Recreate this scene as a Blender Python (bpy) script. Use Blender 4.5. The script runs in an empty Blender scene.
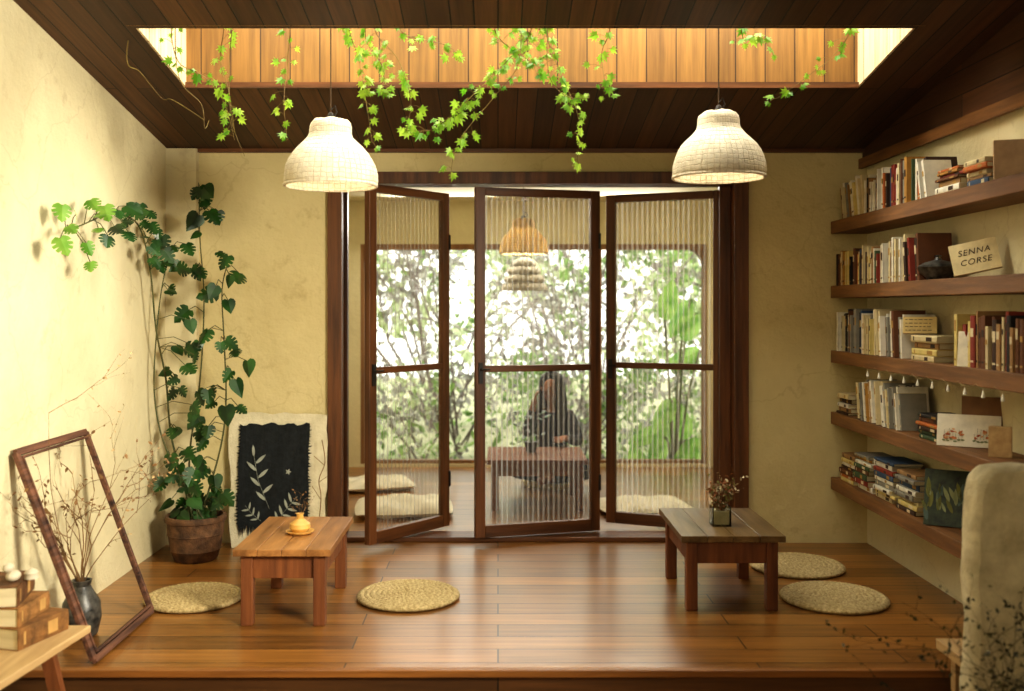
import bpy, math, random
from mathutils import Vector, Matrix, Euler
R = random.Random(7)
F = 995.6; CZ = 1.47
def PX(px, Y): return (px-498)*Y/F
def PZ(py, Y): return CZ-(py-308)*Y/F
def P3(px, py, Y): return Vector((PX(px,Y), Y, PZ(py,Y)))
COL = bpy.context.scene.collection

# ---------------------------------------------------------------- materials
def newmat(name):
    m = bpy.data.materials.new(name); m.use_nodes = True
    nt = m.node_tree; b = nt.nodes['Principled BSDF']
    return m, nt, b
def N(nt, t, **kw):
    n = nt.nodes.new(t)
    for k, v in kw.items():
        if k in n.inputs: n.inputs[k].default_value = v
        else: setattr(n, k, v)
    return n
def c4(c): return (c[0], c[1], c[2], 1)
def hx(r, g, b):
    f = lambda u: ((u/255.0)/12.92 if u/255.0 <= .04045 else ((u/255.0+.055)/1.055)**2.4)
    return (f(r), f(g), f(b))
def mul(c, k): return tuple(min(1, x*k) for x in c)
def noisy(name, c1, c2, scale=6, rough=.8, bump=.2, bscale=40, stretch=(1,1,1), detail=4, metal=0, spec=.5, p0=.32, p1=.68):
    m, nt, b = newmat(name)
    tc = N(nt, 'ShaderNodeTexCoord'); mp = N(nt, 'ShaderNodeMapping'); mp.inputs['Scale'].default_value = stretch
    nt.links.new(tc.outputs['Object'], mp.inputs['Vector'])
    n = N(nt, 'ShaderNodeTexNoise', Scale=scale, Detail=detail, Roughness=.6)
    nt.links.new(mp.outputs[0], n.inputs['Vector'])
    cr = N(nt, 'ShaderNodeValToRGB'); cr.color_ramp.elements[0].position = p0; cr.color_ramp.elements[1].position = p1
    cr.color_ramp.elements[0].color = c4(c1); cr.color_ramp.elements[1].color = c4(c2)
    nt.links.new(n.outputs['Fac'], cr.inputs['Fac']); nt.links.new(cr.outputs['Color'], b.inputs['Base Color'])
    b.inputs['Roughness'].default_value = rough; b.inputs['Metallic'].default_value = metal
    b.inputs['Specular IOR Level'].default_value = spec
    if bump > 0:
        n2 = N(nt, 'ShaderNodeTexNoise', Scale=bscale, Detail=5, Roughness=.65)
        nt.links.new(mp.outputs[0], n2.inputs['Vector'])
        bp = N(nt, 'ShaderNodeBump', Strength=bump, Distance=.02)
        nt.links.new(n2.outputs['Fac'], bp.inputs['Height']); nt.links.new(bp.outputs[0], b.inputs['Normal'])
    return m
def plaster(name, c1, c2, stain):
    """plaster with soft stains and hairline cracks"""
    m = noisy(name, c1, c2, scale=1.6, rough=.92, bump=.45, bscale=16)
    nt = m.node_tree; b = nt.nodes['Principled BSDF']
    src = b.inputs['Base Color'].links[0].from_socket
    tc = N(nt, 'ShaderNodeTexCoord')
    w = N(nt, 'ShaderNodeTexNoise', Scale=2.5, Detail=5); nt.links.new(tc.outputs['Object'], w.inputs['Vector'])
    ad = N(nt, 'ShaderNodeVectorMath', operation='MULTIPLY_ADD'); ad.inputs[1].default_value = (.5, .5, .5)
    nt.links.new(w.outputs['Color'], ad.inputs[0]); nt.links.new(tc.outputs['Object'], ad.inputs[2])
    v = N(nt, 'ShaderNodeTexVoronoi', Scale=1.1); v.feature = 'DISTANCE_TO_EDGE'; nt.links.new(ad.outputs[0], v.inputs['Vector'])
    mr = N(nt, 'ShaderNodeMapRange'); mr.inputs['From Min'].default_value = 0; mr.inputs['From Max'].default_value = .006
    mr.inputs['To Min'].default_value = .2; mr.inputs['To Max'].default_value = 0; nt.links.new(v.outputs['Distance'], mr.inputs['Value'])
    st = N(nt, 'ShaderNodeTexNoise', Scale=7, Detail=6, Roughness=.7); nt.links.new(tc.outputs['Object'], st.inputs['Vector'])
    ms = N(nt, 'ShaderNodeMapRange'); ms.inputs['From Min'].default_value = .58; ms.inputs['From Max'].default_value = .8
    ms.inputs['To Min'].default_value = 0; ms.inputs['To Max'].default_value = .45; nt.links.new(st.outputs['Fac'], ms.inputs['Value'])
    mxm = N(nt, 'ShaderNodeMath', operation='MAXIMUM'); nt.links.new(mr.outputs[0], mxm.inputs[0]); nt.links.new(ms.outputs[0], mxm.inputs[1])
    mix = N(nt, 'ShaderNodeMixRGB'); nt.links.new(mxm.outputs[0], mix.inputs[0]); nt.links.new(src, mix.inputs[1]); mix.inputs[2].default_value = c4(stain)
    nt.links.new(mix.outputs[0], b.inputs['Base Color'])
    return m
def wood(name, c1, c2, axis=0, rough=.45, s=22):
    st = [s, s, s]; st[axis] = 1.6
    return noisy(name, c1, c2, scale=1, rough=rough, bump=.15, bscale=3, stretch=st, detail=6)
def planks(name, ua, va, length, width, c1, c2, grout, rough, bump=.4, coat=0, wear=None):
    """boards running along axis ua, stacked along axis va"""
    m, nt, b = newmat(name)
    tc = N(nt, 'ShaderNodeTexCoord'); sp = N(nt, 'ShaderNodeSeparateXYZ'); cb = N(nt, 'ShaderNodeCombineXYZ')
    nt.links.new(tc.outputs['Object'], sp.inputs[0])
    nt.links.new(sp.outputs[ua], cb.inputs[0]); nt.links.new(sp.outputs[va], cb.inputs[1])
    br = N(nt, 'ShaderNodeTexBrick'); br.offset = .37
    br.inputs['Scale'].default_value = 1; br.inputs['Brick Width'].default_value = length; br.inputs['Row Height'].default_value = width
    br.inputs['Mortar Size'].default_value = .0035; br.inputs['Mortar Smooth'].default_value = .3
    br.inputs['Color1'].default_value = c4(c1); br.inputs['Color2'].default_value = c4(c2); br.inputs['Mortar'].default_value = c4(grout)
    nt.links.new(cb.outputs[0], br.inputs['Vector'])
    mp = N(nt, 'ShaderNodeMapping'); mp.inputs['Scale'].default_value = (1.5, 30, 1)
    nt.links.new(cb.outputs[0], mp.inputs['Vector'])
    n = N(nt, 'ShaderNodeTexNoise', Scale=1, Detail=7, Roughness=.65); nt.links.new(mp.outputs[0], n.inputs['Vector'])
    mr = N(nt, 'ShaderNodeMapRange'); mr.inputs['From Min'].default_value = .25; mr.inputs['From Max'].default_value = .75
    mr.inputs['To Min'].default_value = .5; mr.inputs['To Max'].default_value = 1.4
    nt.links.new(n.outputs['Fac'], mr.inputs['Value'])
    mx = N(nt, 'ShaderNodeVectorMath', operation='SCALE')
    nt.links.new(br.outputs['Color'], mx.inputs[0]); nt.links.new(mr.outputs[0], mx.inputs['Scale'])
    out = mx.outputs[0]
    b.inputs['Roughness'].default_value = rough
    if wear:
        nw = N(nt, 'ShaderNodeTexNoise', Scale=1.6, Detail=4, Roughness=.5); nt.links.new(cb.outputs[0], nw.inputs['Vector'])
        m1 = N(nt, 'ShaderNodeMapRange'); m1.inputs['From Min'].default_value = .3; m1.inputs['From Max'].default_value = .7
        m1.inputs['To Min'].default_value = .84; m1.inputs['To Max'].default_value = 1.16
        nt.links.new(nw.outputs['Fac'], m1.inputs['Value'])
        m2 = N(nt, 'ShaderNodeVectorMath', operation='SCALE'); nt.links.new(out, m2.inputs[0]); nt.links.new(m1.outputs[0], m2.inputs['Scale']); out = m2.outputs[0]
    nt.links.new(out, b.inputs['Base Color'])
    b.inputs['Coat Weight'].default_value = coat; b.inputs['Coat Roughness'].default_value = .18
    iv = N(nt, 'ShaderNodeMath', operation='SUBTRACT'); iv.inputs[0].default_value = 1
    nt.links.new(br.outputs['Fac'], iv.inputs[1])
    ad = N(nt, 'ShaderNodeMath', operation='MULTIPLY_ADD'); ad.inputs[1].default_value = .15
    nt.links.new(n.outputs['Fac'], ad.inputs[0]); nt.links.new(iv.outputs[0], ad.inputs[2])
    bp = N(nt, 'ShaderNodeBump', Strength=bump, Distance=.006)
    nt.links.new(ad.outputs[0], bp.inputs['Height']); nt.links.new(bp.outputs[0], b.inputs['Normal'])
    return m
def leafmat(name, c1, c2, trans=.45, rough=.45):
    m, nt, b = newmat(name)
    tc = N(nt, 'ShaderNodeTexCoord'); n = N(nt, 'ShaderNodeTexNoise', Scale=9, Detail=2)
    nt.links.new(tc.outputs['Object'], n.inputs['Vector'])
    cr = N(nt, 'ShaderNodeValToRGB'); cr.color_ramp.elements[0].position = .35; cr.color_ramp.elements[1].position = .65
    cr.color_ramp.elements[0].color = c4(c1); cr.color_ramp.elements[1].color = c4(c2)
    nt.links.new(n.outputs['Fac'], cr.inputs['Fac']); nt.links.new(cr.outputs[0], b.inputs['Base Color'])
    b.inputs['Roughness'].default_value = rough
    tr = N(nt, 'ShaderNodeBsdfTranslucent'); nt.links.new(cr.outputs[0], tr.inputs['Color'])
    mx = N(nt, 'ShaderNodeMixShader'); mx.inputs[0].default_value = trans
    nt.links.new(b.outputs[0], mx.inputs[1]); nt.links.new(tr.outputs[0], mx.inputs[2])
    nt.links.new(mx.outputs[0], nt.nodes['Material Output'].inputs['Surface'])
    return m
RIB = .034
def ribbed_glass():
    m, nt, b = newmat('ribbed_pane')
    tc = N(nt, 'ShaderNodeTexCoord'); sp = N(nt, 'ShaderNodeSeparateXYZ'); nt.links.new(tc.outputs['Object'], sp.inputs[0])
    mp = N(nt, 'ShaderNodeMapping'); mp.inputs['Scale'].default_value = (12, 0, 1.2); nt.links.new(tc.outputs['Object'], mp.inputs['Vector'])
    n = N(nt, 'ShaderNodeTexNoise', Scale=1, Detail=1); nt.links.new(mp.outputs[0], n.inputs['Vector'])
    m1 = N(nt, 'ShaderNodeMath', operation='MULTIPLY'); m1.inputs[1].default_value = 2*math.pi/RIB
    nt.links.new(sp.outputs[0], m1.inputs[0])
    ph = N(nt, 'ShaderNodeMath', operation='MULTIPLY_ADD'); ph.inputs[1].default_value = .9; nt.links.new(n.outputs['Fac'], ph.inputs[0]); nt.links.new(m1.outputs[0], ph.inputs[2])
    s = N(nt, 'ShaderNodeMath', operation='SINE'); nt.links.new(ph.outputs[0], s.inputs[0])
    mp2 = N(nt, 'ShaderNodeMapping'); mp2.inputs['Scale'].default_value = (9, 0, .5); nt.links.new(tc.outputs['Object'], mp2.inputs['Vector'])
    n2 = N(nt, 'ShaderNodeTexNoise', Scale=1, Detail=2); nt.links.new(mp2.outputs[0], n2.inputs['Vector'])
    cr = N(nt, 'ShaderNodeMapRange'); cr.inputs['From Min'].default_value = -.4; cr.inputs['From Max'].default_value = 1
    cr.inputs['To Min'].default_value = .07; cr.inputs['To Max'].default_value = .42
    nt.links.new(s.outputs[0], cr.inputs['Value'])
    fm = N(nt, 'ShaderNodeMath', operation='MULTIPLY'); nt.links.new(cr.outputs[0], fm.inputs[0])
    m5 = N(nt, 'ShaderNodeMapRange'); m5.inputs['From Min'].default_value = .3; m5.inputs['From Max'].default_value = .7; m5.inputs['To Min'].default_value = .55; m5.inputs['To Max'].default_value = 1
    nt.links.new(n2.outputs['Fac'], m5.inputs['Value']); nt.links.new(m5.outputs[0], fm.inputs[1])
    tp = N(nt, 'ShaderNodeBsdfTransparent'); tp.inputs[0].default_value = (.99, .99, .97, 1)
    tl = N(nt, 'ShaderNodeBsdfTranslucent'); tl.inputs[0].default_value = (.97, .96, .92, 1)
    df = N(nt, 'ShaderNodeBsdfGlossy'); df.inputs[0].default_value = (.95, .95, .92, 1); df.inputs['Roughness'].default_value = .25
    mm = N(nt, 'ShaderNodeMixShader'); mm.inputs[0].default_value = .2
    nt.links.new(tl.outputs[0], mm.inputs[1]); nt.links.new(df.outputs[0], mm.inputs[2])
    mx = N(nt, 'ShaderNodeMixShader'); nt.links.new(fm.outputs[0], mx.inputs[0])
    nt.links.new(tp.outputs[0], mx.inputs[1]); nt.links.new(mm.outputs[0], mx.inputs[2])
    nt.links.new(mx.outputs[0], nt.nodes['Material Output'].inputs['Surface'])
    return m
def clearglass(name, tint=(.97, .98, .96)):
    m, nt, b = newmat(name)
    tp = N(nt, 'ShaderNodeBsdfTransparent'); tp.inputs[0].default_value = c4(tint)
    gl = N(nt, 'ShaderNodeBsdfGlossy'); gl.inputs['Roughness'].default_value = .05
    fr = N(nt, 'ShaderNodeFresnel', IOR=1.4)
    mx = N(nt, 'ShaderNodeMixShader'); nt.links.new(fr.outputs[0], mx.inputs[0])
    nt.links.new(tp.outputs[0], mx.inputs[1]); nt.links.new(gl.outputs[0], mx.inputs[2])
    nt.links.new(mx.outputs[0], nt.nodes['Material Output'].inputs['Surface'])
    return m
def shademat(name, c1, c2, line, nu, nv, mort=.0035, tr_=.2, warp=.02, bstr=.7):
    """woven shade: grid in angle / height"""
    m, nt, b = newmat(name)
    tc = N(nt, 'ShaderNodeTexCoord'); sp = N(nt, 'ShaderNodeSeparateXYZ'); nt.links.new(tc.outputs['Object'], sp.inputs[0])
    at = N(nt, 'ShaderNodeMath', operation='ARCTAN2'); nt.links.new(sp.outputs[1], at.inputs[0]); nt.links.new(sp.outputs[0], at.inputs[1])
    am = N(nt, 'ShaderNodeMath', operation='MULTIPLY'); am.inputs[1].default_value = .2; nt.links.new(at.outputs[0], am.inputs[0])
    cb = N(nt, 'ShaderNodeCombineXYZ'); nt.links.new(am.outputs[0], cb.inputs[0]); nt.links.new(sp.outputs[2], cb.inputs[1])
    br = N(nt, 'ShaderNodeTexBrick'); br.offset = 0; br.inputs['Scale'].default_value = 1
    br.inputs['Brick Width'].default_value = 2*math.pi*.2/nu; br.inputs['Row Height'].default_value = nv
    br.inputs['Mortar Size'].default_value = mort; br.inputs['Mortar Smooth'].default_value = 1
    br.inputs['Color1'].default_value = c4(c1); br.inputs['Color2'].default_value = c4(c2); br.inputs['Mortar'].default_value = c4(line)
    n = N(nt, 'ShaderNodeTexNoise', Scale=24, Detail=5); nt.links.new(tc.outputs['Object'], n.inputs['Vector'])
    vs = N(nt, 'ShaderNodeVectorMath', operation='MULTIPLY_ADD'); vs.inputs[1].default_value = (warp, warp, 0)
    nt.links.new(n.outputs['Color'], vs.inputs[0]); nt.links.new(cb.outputs[0], vs.inputs[2]); nt.links.new(vs.outputs[0], br.inputs['Vector'])
    n3 = N(nt, 'ShaderNodeTexNoise', Scale=40, Detail=6, Roughness=.7); nt.links.new(tc.outputs['Object'], n3.inputs['Vector'])
    mr = N(nt, 'ShaderNodeMapRange'); mr.inputs['From Min'].default_value = .3; mr.inputs['From Max'].default_value = .7; mr.inputs['To Min'].default_value = .78; mr.inputs['To Max'].default_value = 1.08
    nt.links.new(n3.outputs['Fac'], mr.inputs['Value'])
    sc = N(nt, 'ShaderNodeVectorMath', operation='SCALE'); nt.links.new(br.outputs['Color'], sc.inputs[0]); nt.links.new(mr.outputs[0], sc.inputs['Scale'])
    nt.links.new(sc.outputs[0], b.inputs['Base Color']); b.inputs['Roughness'].default_value = .9
    bp = N(nt, 'ShaderNodeBump', Strength=bstr, Distance=.008); bp.invert = True
    nt.links.new(br.outputs['Fac'], bp.inputs['Height']); nt.links.new(bp.outputs[0], b.inputs['Normal'])
    tl = N(nt, 'ShaderNodeBsdfTranslucent'); nt.links.new(sc.outputs[0], tl.inputs[0])
    mx = N(nt, 'ShaderNodeMixShader'); mx.inputs[0].default_value = tr_
    nt.links.new(b.outputs[0], mx.inputs[1]); nt.links.new(tl.outputs[0], mx.inputs[2])
    nt.links.new(mx.outputs[0], nt.nodes['Material Output'].inputs['Surface'])
    return m
def emis(name, c, s):
    m, nt, b = newmat(name); b.inputs['Base Color'].default_value = c4(c)
    b.inputs['Emission Color'].default_value = c4(c); b.inputs['Emission Strength'].default_value = s
    return m
_pc = {}
def plain(c, rough=.7):
    k = (tuple(round(x, 3) for x in c), rough)
    if k not in _pc: _pc[k] = noisy('surface_%d' % len(_pc), mul(c, .8), mul(c, 1.08), scale=14, rough=rough, bump=.05)
    return _pc[k]

M = {}
M['wall'] = plaster('plaster_cream', hx(204, 193, 156), hx(219, 209, 173), hx(148, 124, 82))
M['wallb'] = plaster('plaster_ochre', hx(197, 182, 135), hx(212, 198, 151), hx(136, 110, 64))
M['wallr'] = noisy('plaster_back_room', hx(214, 204, 166), hx(226, 217, 180), scale=1.6, rough=.92, bump=.3, bscale=16)
M['floor'] = planks('floorboards', 0, 1, 1.7, .165, hx(158, 108, 50), hx(114, 76, 34), hx(30, 18, 8), .32, .25, .28, wear=1)
M['ceil'] = planks('ceiling_boards', 1, 0, 3.2, .105, hx(92, 60, 32), hx(60, 38, 20), hx(6, 4, 2), .6)
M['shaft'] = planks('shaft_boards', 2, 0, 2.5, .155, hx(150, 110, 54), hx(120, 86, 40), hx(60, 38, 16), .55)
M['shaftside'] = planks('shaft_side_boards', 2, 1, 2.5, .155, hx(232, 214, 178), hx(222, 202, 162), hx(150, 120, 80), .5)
M['gable'] = planks('gable_boards', 1, 2, 3, .12, hx(92, 58, 32), hx(66, 42, 23), hx(10, 6, 4), .5)
M['riser'] = planks('riser_boards', 0, 2, 2.1, .15, hx(98, 64, 32), hx(70, 46, 23), hx(14, 8, 4), .5)
M['frame'] = wood('door_wood', hx(66, 39, 21), hx(114, 71, 38), 2, .45)
M['frameh'] = wood('door_wood_horizontal', hx(66, 39, 21), hx(114, 71, 38), 0, .45)
M['nose'] = wood('step_edge_wood', hx(114, 72, 34), hx(154, 103, 50), 0, .4)
M['wframe'] = wood('window_wood', hx(120, 84, 50), hx(150, 110, 70), 2, .5)
M['shelf'] = wood('shelf_wood', hx(90, 60, 32), hx(140, 97, 55), 1, .55)
M['tbl'] = wood('table_wood', hx(112, 75, 40), hx(178, 128, 75), 1, .4, s=16)
M['tblleg'] = wood('table_leg_wood', hx(100, 58, 33), hx(142, 88, 50), 2, .5)
M['tbl2'] = wood('dark_table_wood', hx(78, 60, 36), hx(130, 104, 66), 1, .36, s=16)
M['tbl2leg'] = wood('dark_table_leg_wood', hx(92, 52, 30), hx(136, 83, 48), 2, .5)
M['tbl3'] = wood('back_table_wood', hx(84, 48, 24), hx(124, 76, 40), 0, .85)
M['pale'] = wood('pale_wood', hx(170, 138, 94), hx(204, 174, 126), 1, .55)
M['old'] = wood('weathered_frame_wood', hx(40, 22, 17), hx(124, 84, 62), 1, .75, s=30)
M['straw'] = noisy('braided_straw', hx(162, 138, 90), hx(212, 192, 143), scale=60, rough=.9, bump=.6, bscale=120)
M['rib'] = ribbed_glass()
M['glass'] = clearglass('window_glass')
M['vine'] = leafmat('vine_leaf', hx(88, 146, 30), hx(170, 204, 72), .5)
M['vinestem'] = noisy('vine_stem', hx(90, 70, 36), hx(130, 112, 50), rough=.8, bump=0)
M['mon'] = leafmat('climber_leaf', hx(16, 46, 16), hx(46, 86, 32), .12, .38)
M['monlit'] = leafmat('lit_climber_leaf', hx(90, 146, 46), hx(146, 186, 84), .4)  # brighter climber leaf, light falling on it painted into the colour
M['monstem'] = noisy('climber_stem', hx(54, 66, 32), hx(90, 86, 48), rough=.7, bump=0)
M['twig'] = noisy('dry_twig', hx(90, 66, 40), hx(144, 110, 70), rough=.9, bump=0)
M['dkstem'] = noisy('dark_twig', hx(44, 36, 26), hx(76, 66, 42), rough=.9, bump=0)
M['pot'] = noisy('clay_pot', hx(58, 40, 26), hx(112, 80, 52), scale=14, rough=.85, bump=.5, bscale=30)
M['soil'] = noisy('soil', hx(40, 28, 18), hx(64, 46, 30), scale=30, rough=1, bump=.6)
M['shade'] = shademat('papier_shade', hx(238, 229, 206), hx(228, 217, 192), hx(214, 200, 168), 48, .024, .003, .08, .022, .6)
M['wicker'] = shademat('wicker_shade', hx(246, 230, 186), hx(240, 220, 166), hx(196, 164, 110), 50, .02, .003, .35)
M['wicker2'] = shademat('pale_wicker', hx(214, 206, 184), hx(200, 190, 166), hx(150, 138, 112), 50, .02, .003, .3)
M['bulb'] = emis('bulb_glow', (1, .88, .62), 5)
M['black'] = noisy('black_fitting', hx(24, 20, 18), hx(36, 30, 26), rough=.5, bump=0)
M['cord'] = noisy('cord', hx(60, 44, 26), hx(80, 60, 36), rough=.8, bump=0)
M['string'] = noisy('pale_string', hx(150, 128, 92), hx(176, 154, 116), rough=.8, bump=0)
M['paper'] = noisy('handmade_paper', hx(196, 187, 156), hx(220, 211, 182), scale=9, rough=.95, bump=.4)
M['ink'] = noisy('black_cloth', hx(14, 18, 20), hx(28, 33, 35), scale=30, rough=.95, bump=.3)
M['inkw'] = plain(hx(156, 160, 146), .9)
M['stone'] = noisy('pillar_plaster', hx(178, 168, 136), hx(220, 211, 178), scale=9, rough=.95, bump=.8, bscale=12)
M['white'] = noisy('white_drop', hx(226, 222, 206), hx(240, 236, 224), scale=8, rough=.95, bump=.3, bscale=12)
M['linen'] = noisy('linen_fabric', hx(204, 195, 170), hx(220, 212, 188), scale=8, rough=.95, bump=.3, bscale=12)
M['ground'] = noisy('garden_ground', hx(130, 130, 100), hx(170, 170, 136), scale=3, rough=1, bump=.3)
M['bush'] = leafmat('shrub_leaf', hx(86, 122, 60), hx(152, 184, 104), .5)
M['bushg'] = leafmat('grey_leaf', hx(118, 116, 114), hx(184, 182, 172), .45)
M['bushd'] = leafmat('dark_leaf', hx(66, 86, 56), hx(108, 124, 82), .35)
M['bushl'] = leafmat('pale_leaf', hx(172, 190, 136), hx(224, 232, 196), .5)
M['banana'] = leafmat('broad_leaf', hx(100, 158, 52), hx(168, 208, 108), .5)
M['bark'] = noisy('bark', hx(84, 74, 72), hx(130, 118, 112), scale=12, rough=1, bump=.5)
M['page'] = noisy('pages', hx(194, 182, 146), hx(220, 209, 176), scale=4, rough=.95, bump=.2, bscale=60, stretch=(1, 6, 1))
M['skin'] = noisy('skin', hx(134, 92, 70), hx(148, 104, 80), rough=.8, bump=0, spec=.2)
M['hair'] = noisy('dark_hair', hx(14, 11, 9), hx(32, 24, 19), scale=1, stretch=(60, 60, 3), rough=.6, bump=.4, bscale=3, spec=.3)
M['cloth'] = noisy('dark_clothing', hx(20, 19, 22), hx(32, 31, 34), rough=.95, bump=.2, spec=.2)
M['clothg'] = noisy('charcoal_clothing', hx(32, 31, 36), hx(50, 49, 56), rough=.95, bump=.2, spec=.2)
M['ochre'] = noisy('ochre_ceramic', hx(200, 152, 76), hx(226, 184, 108), rough=.35, bump=.05)
M['vase'] = noisy('patterned_vase', hx(20, 19, 20), hx(90, 88, 82), scale=30, rough=.35, bump=.1)

# ---------------------------------------------------------------- mesh builder
class MB:
    def __init__(s): s.v = []; s.f = []; s.m = []
    def add(s, vs, fs, m=0, T=None):
        o = len(s.v)
        for p in vs:
            p = Vector(p); s.v.append(T @ p if T is not None else p)
        for f in fs: s.f.append([i+o for i in f]); s.m.append(m)
        return s
    def box(s, x0, x1, y0, y1, z0, z1, m=0, T=None):
        return s.add([(x0,y0,z0),(x1,y0,z0),(x1,y1,z0),(x0,y1,z0),(x0,y0,z1),(x1,y0,z1),(x1,y1,z1),(x0,y1,z1)],
              [(0,3,2,1),(4,5,6,7),(0,1,5,4),(1,2,6,5),(2,3,7,6),(3,0,4,7)], m, T)
    def beam(s, a, b, w, t, up=(0,0,1), m=0):
        a = Vector(a); b = Vector(b); d = (b-a).normalized(); u = Vector(up)
        x = d.cross(u).normalized(); z = x.cross(d).normalized()
        vs = []
        for p in (a, b):
            for sx, sz in ((-1,-1),(1,-1),(1,1),(-1,1)): vs.append(p + x*sx*w/2 + z*sz*t/2)
        return s.add(vs, [(0,1,2,3),(7,6,5,4),(0,4,5,1),(1,5,6,2),(2,6,7,3),(3,7,4,0)], m)
    def lathe(s, prof, c=(0,0,0), n=28, m=0, wob=None):
        vs = []; fs = []
        k = len(prof)
        for i in range(n):
            a = 2*math.pi*i/n
            for j, (r, z) in enumerate(prof):
                if wob: r, z = wob(a, j, r, z)
                vs.append((c[0]+r*math.cos(a), c[1]+r*math.sin(a), c[2]+z))
        for i in range(n):
            i2 = (i+1) % n
            for j in range(k-1): fs.append((i*k+j, i2*k+j, i2*k+j+1, i*k+j+1))
        return s.add(vs, fs, m)
    def tube(s, pts, r, n=6, m=0):
        pts = [Vector(p) for p in pts]; k = len(pts)
        if not hasattr(r, '__len__'): r = [r]*k
        vs = []; fs = []; x = None
        for i, p in enumerate(pts):
            d = (pts[min(i+1, k-1)]-pts[max(i-1, 0)])
            d = d.normalized() if d.length > 1e-9 else Vector((0,0,1))
            if x is None:
                x = d.orthogonal().normalized()
            else:
                x = (x - d*x.dot(d)); x = x.normalized() if x.length > 1e-6 else d.orthogonal().normalized()
            y = d.cross(x)
            for j in range(n):
                a = 2*math.pi*j/n; vs.append(p + (x*math.cos(a)+y*math.sin(a))*r[i])
        for i in range(k-1):
            for j in range(n): j2 = (j+1) % n; fs.append((i*n+j, i*n+j2, (i+1)*n+j2, (i+1)*n+j))
        fs.append(tuple(range(n))[::-1]); fs.append(tuple(range((k-1)*n, k*n)))
        return s.add(vs, fs, m)
    def ell(s, c, r, m=0, n=16, k=10, T=None):
        vs = []; fs = []
        for i in range(k+1):
            t = math.pi*i/k
            for j in range(n):
                a = 2*math.pi*j/n
                vs.append((c[0]+r[0]*math.sin(t)*math.cos(a), c[1]+r[1]*math.sin(t)*math.sin(a), c[2]-r[2]*math.cos(t)))
        for i in range(k):
            for j in range(n): j2 = (j+1) % n; fs.append((i*n+j, i*n+j2, (i+1)*n+j2, (i+1)*n+j))
        return s.add(vs, fs, m, T)
    def leaf(s, pos, tip, nor, size, half, fold=.25, m=0):
        t = Vector(tip).normalized(); n = Vector(nor); x = t.cross(n)
        x = x.normalized() if x.length > 1e-5 else t.orthogonal().normalized()
        n = x.cross(t)
        for sg in (1, -1):
            vs = [Vector(pos) + x*(sg*a*size) + t*(b*size) - n*(abs(a)*fold*size) for a, b in half]
            idx = list(range(len(vs)))
            s.add(vs, [idx if sg > 0 else idx[::-1]], m)
CREEP = [(0,0),(.12,-.1),(.4,-.16),(.3,.08),(.7,.32),(.32,.32),(.48,.72),(.18,.54),(0,1.1)]
MONST = [(0,0),(.2,-.14),(.42,-.03),(.53,.16),(.26,.22),(.54,.3),(.51,.46),(.22,.44),(.46,.56),(.37,.72),(.16,.66),(.26,.82),(0,1.08)]
HEART = [(0,0),(.2,-.14),(.4,-.06),(.5,.14),(.46,.38),(.34,.62),(.18,.84),(0,1.1)]
OVAL = [(0,0),(.16,.12),(.25,.35),(.22,.6),(.1,.85),(0,1)]
LONG = [(0,0),(.09,.15),(.13,.45),(.09,.75),(0,1)]
def spline(pts, per=6):
    pts = [Vector(p) for p in pts]; out = []
    for i in range(len(pts)-1):
        p0 = pts[max(i-1,0)]; p1 = pts[i]; p2 = pts[i+1]; p3 = pts[min(i+2, len(pts)-1)]
        for k in range(per):
            t = k/per
            out.append(.5*((2*p1)+(p2-p0)*t+(2*p0-5*p1+4*p2-p3)*t*t+(3*p1-p0-3*p2+p3)*t**3))
    out.append(pts[-1]); return out

ORG = {}
def tag(o, label=None, cat=None, group=None, kind=None):
    if label: o['label'] = label
    if cat: o['category'] = cat
    if group: o['group'] = group
    if kind: o['kind'] = kind
    return o
def make(mb, name, mats, origin=(0,0,0), parent=None, loc=None, rot=None, smooth=False, ang=40, bevel=0, solid=0,
         label=None, cat=None, group=None, kind=None):
    if not isinstance(mats, (list, tuple)): mats = [mats]
    o0 = Vector(origin)
    if parent is not None: o0 = ORG[parent.name]
    if loc is not None: o0 = Vector((0,0,0))
    me = bpy.data.meshes.new(name)
    me.from_pydata([tuple(v-o0) for v in mb.v], [], mb.f)
    for mt in mats: me.materials.append(mt)
    me.polygons.foreach_set('material_index', mb.m)
    if smooth:
        me.polygons.foreach_set('use_smooth', [True]*len(me.polygons))
    me.update()
    if smooth: me.set_sharp_from_angle(angle=math.radians(ang))
    o = bpy.data.objects.new(name, me); COL.objects.link(o)
    if parent is not None: o.parent = parent
    elif loc is not None: o.location = loc
    else: o.location = o0
    if rot is not None: o.rotation_euler = rot
    ORG[o.name] = o0 
    if solid:
        md = o.modifiers.new('solid', 'SOLIDIFY'); md.thickness = solid; md.offset = 0
    if bevel:
        md = o.modifiers.new('bevel', 'BEVEL'); md.width = bevel; md.segments = 2; md.limit_method = 'ANGLE'
    return tag(o, label, cat, group, kind)
def empty(name, loc, label=None, cat=None, group=None, kind=None):
    o = bpy.data.objects.new(name, None); COL.objects.link(o); o.location = loc; o.empty_display_size = .1
    ORG[o.name] = Vector(loc)
    return tag(o, label, cat, group, kind)

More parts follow.
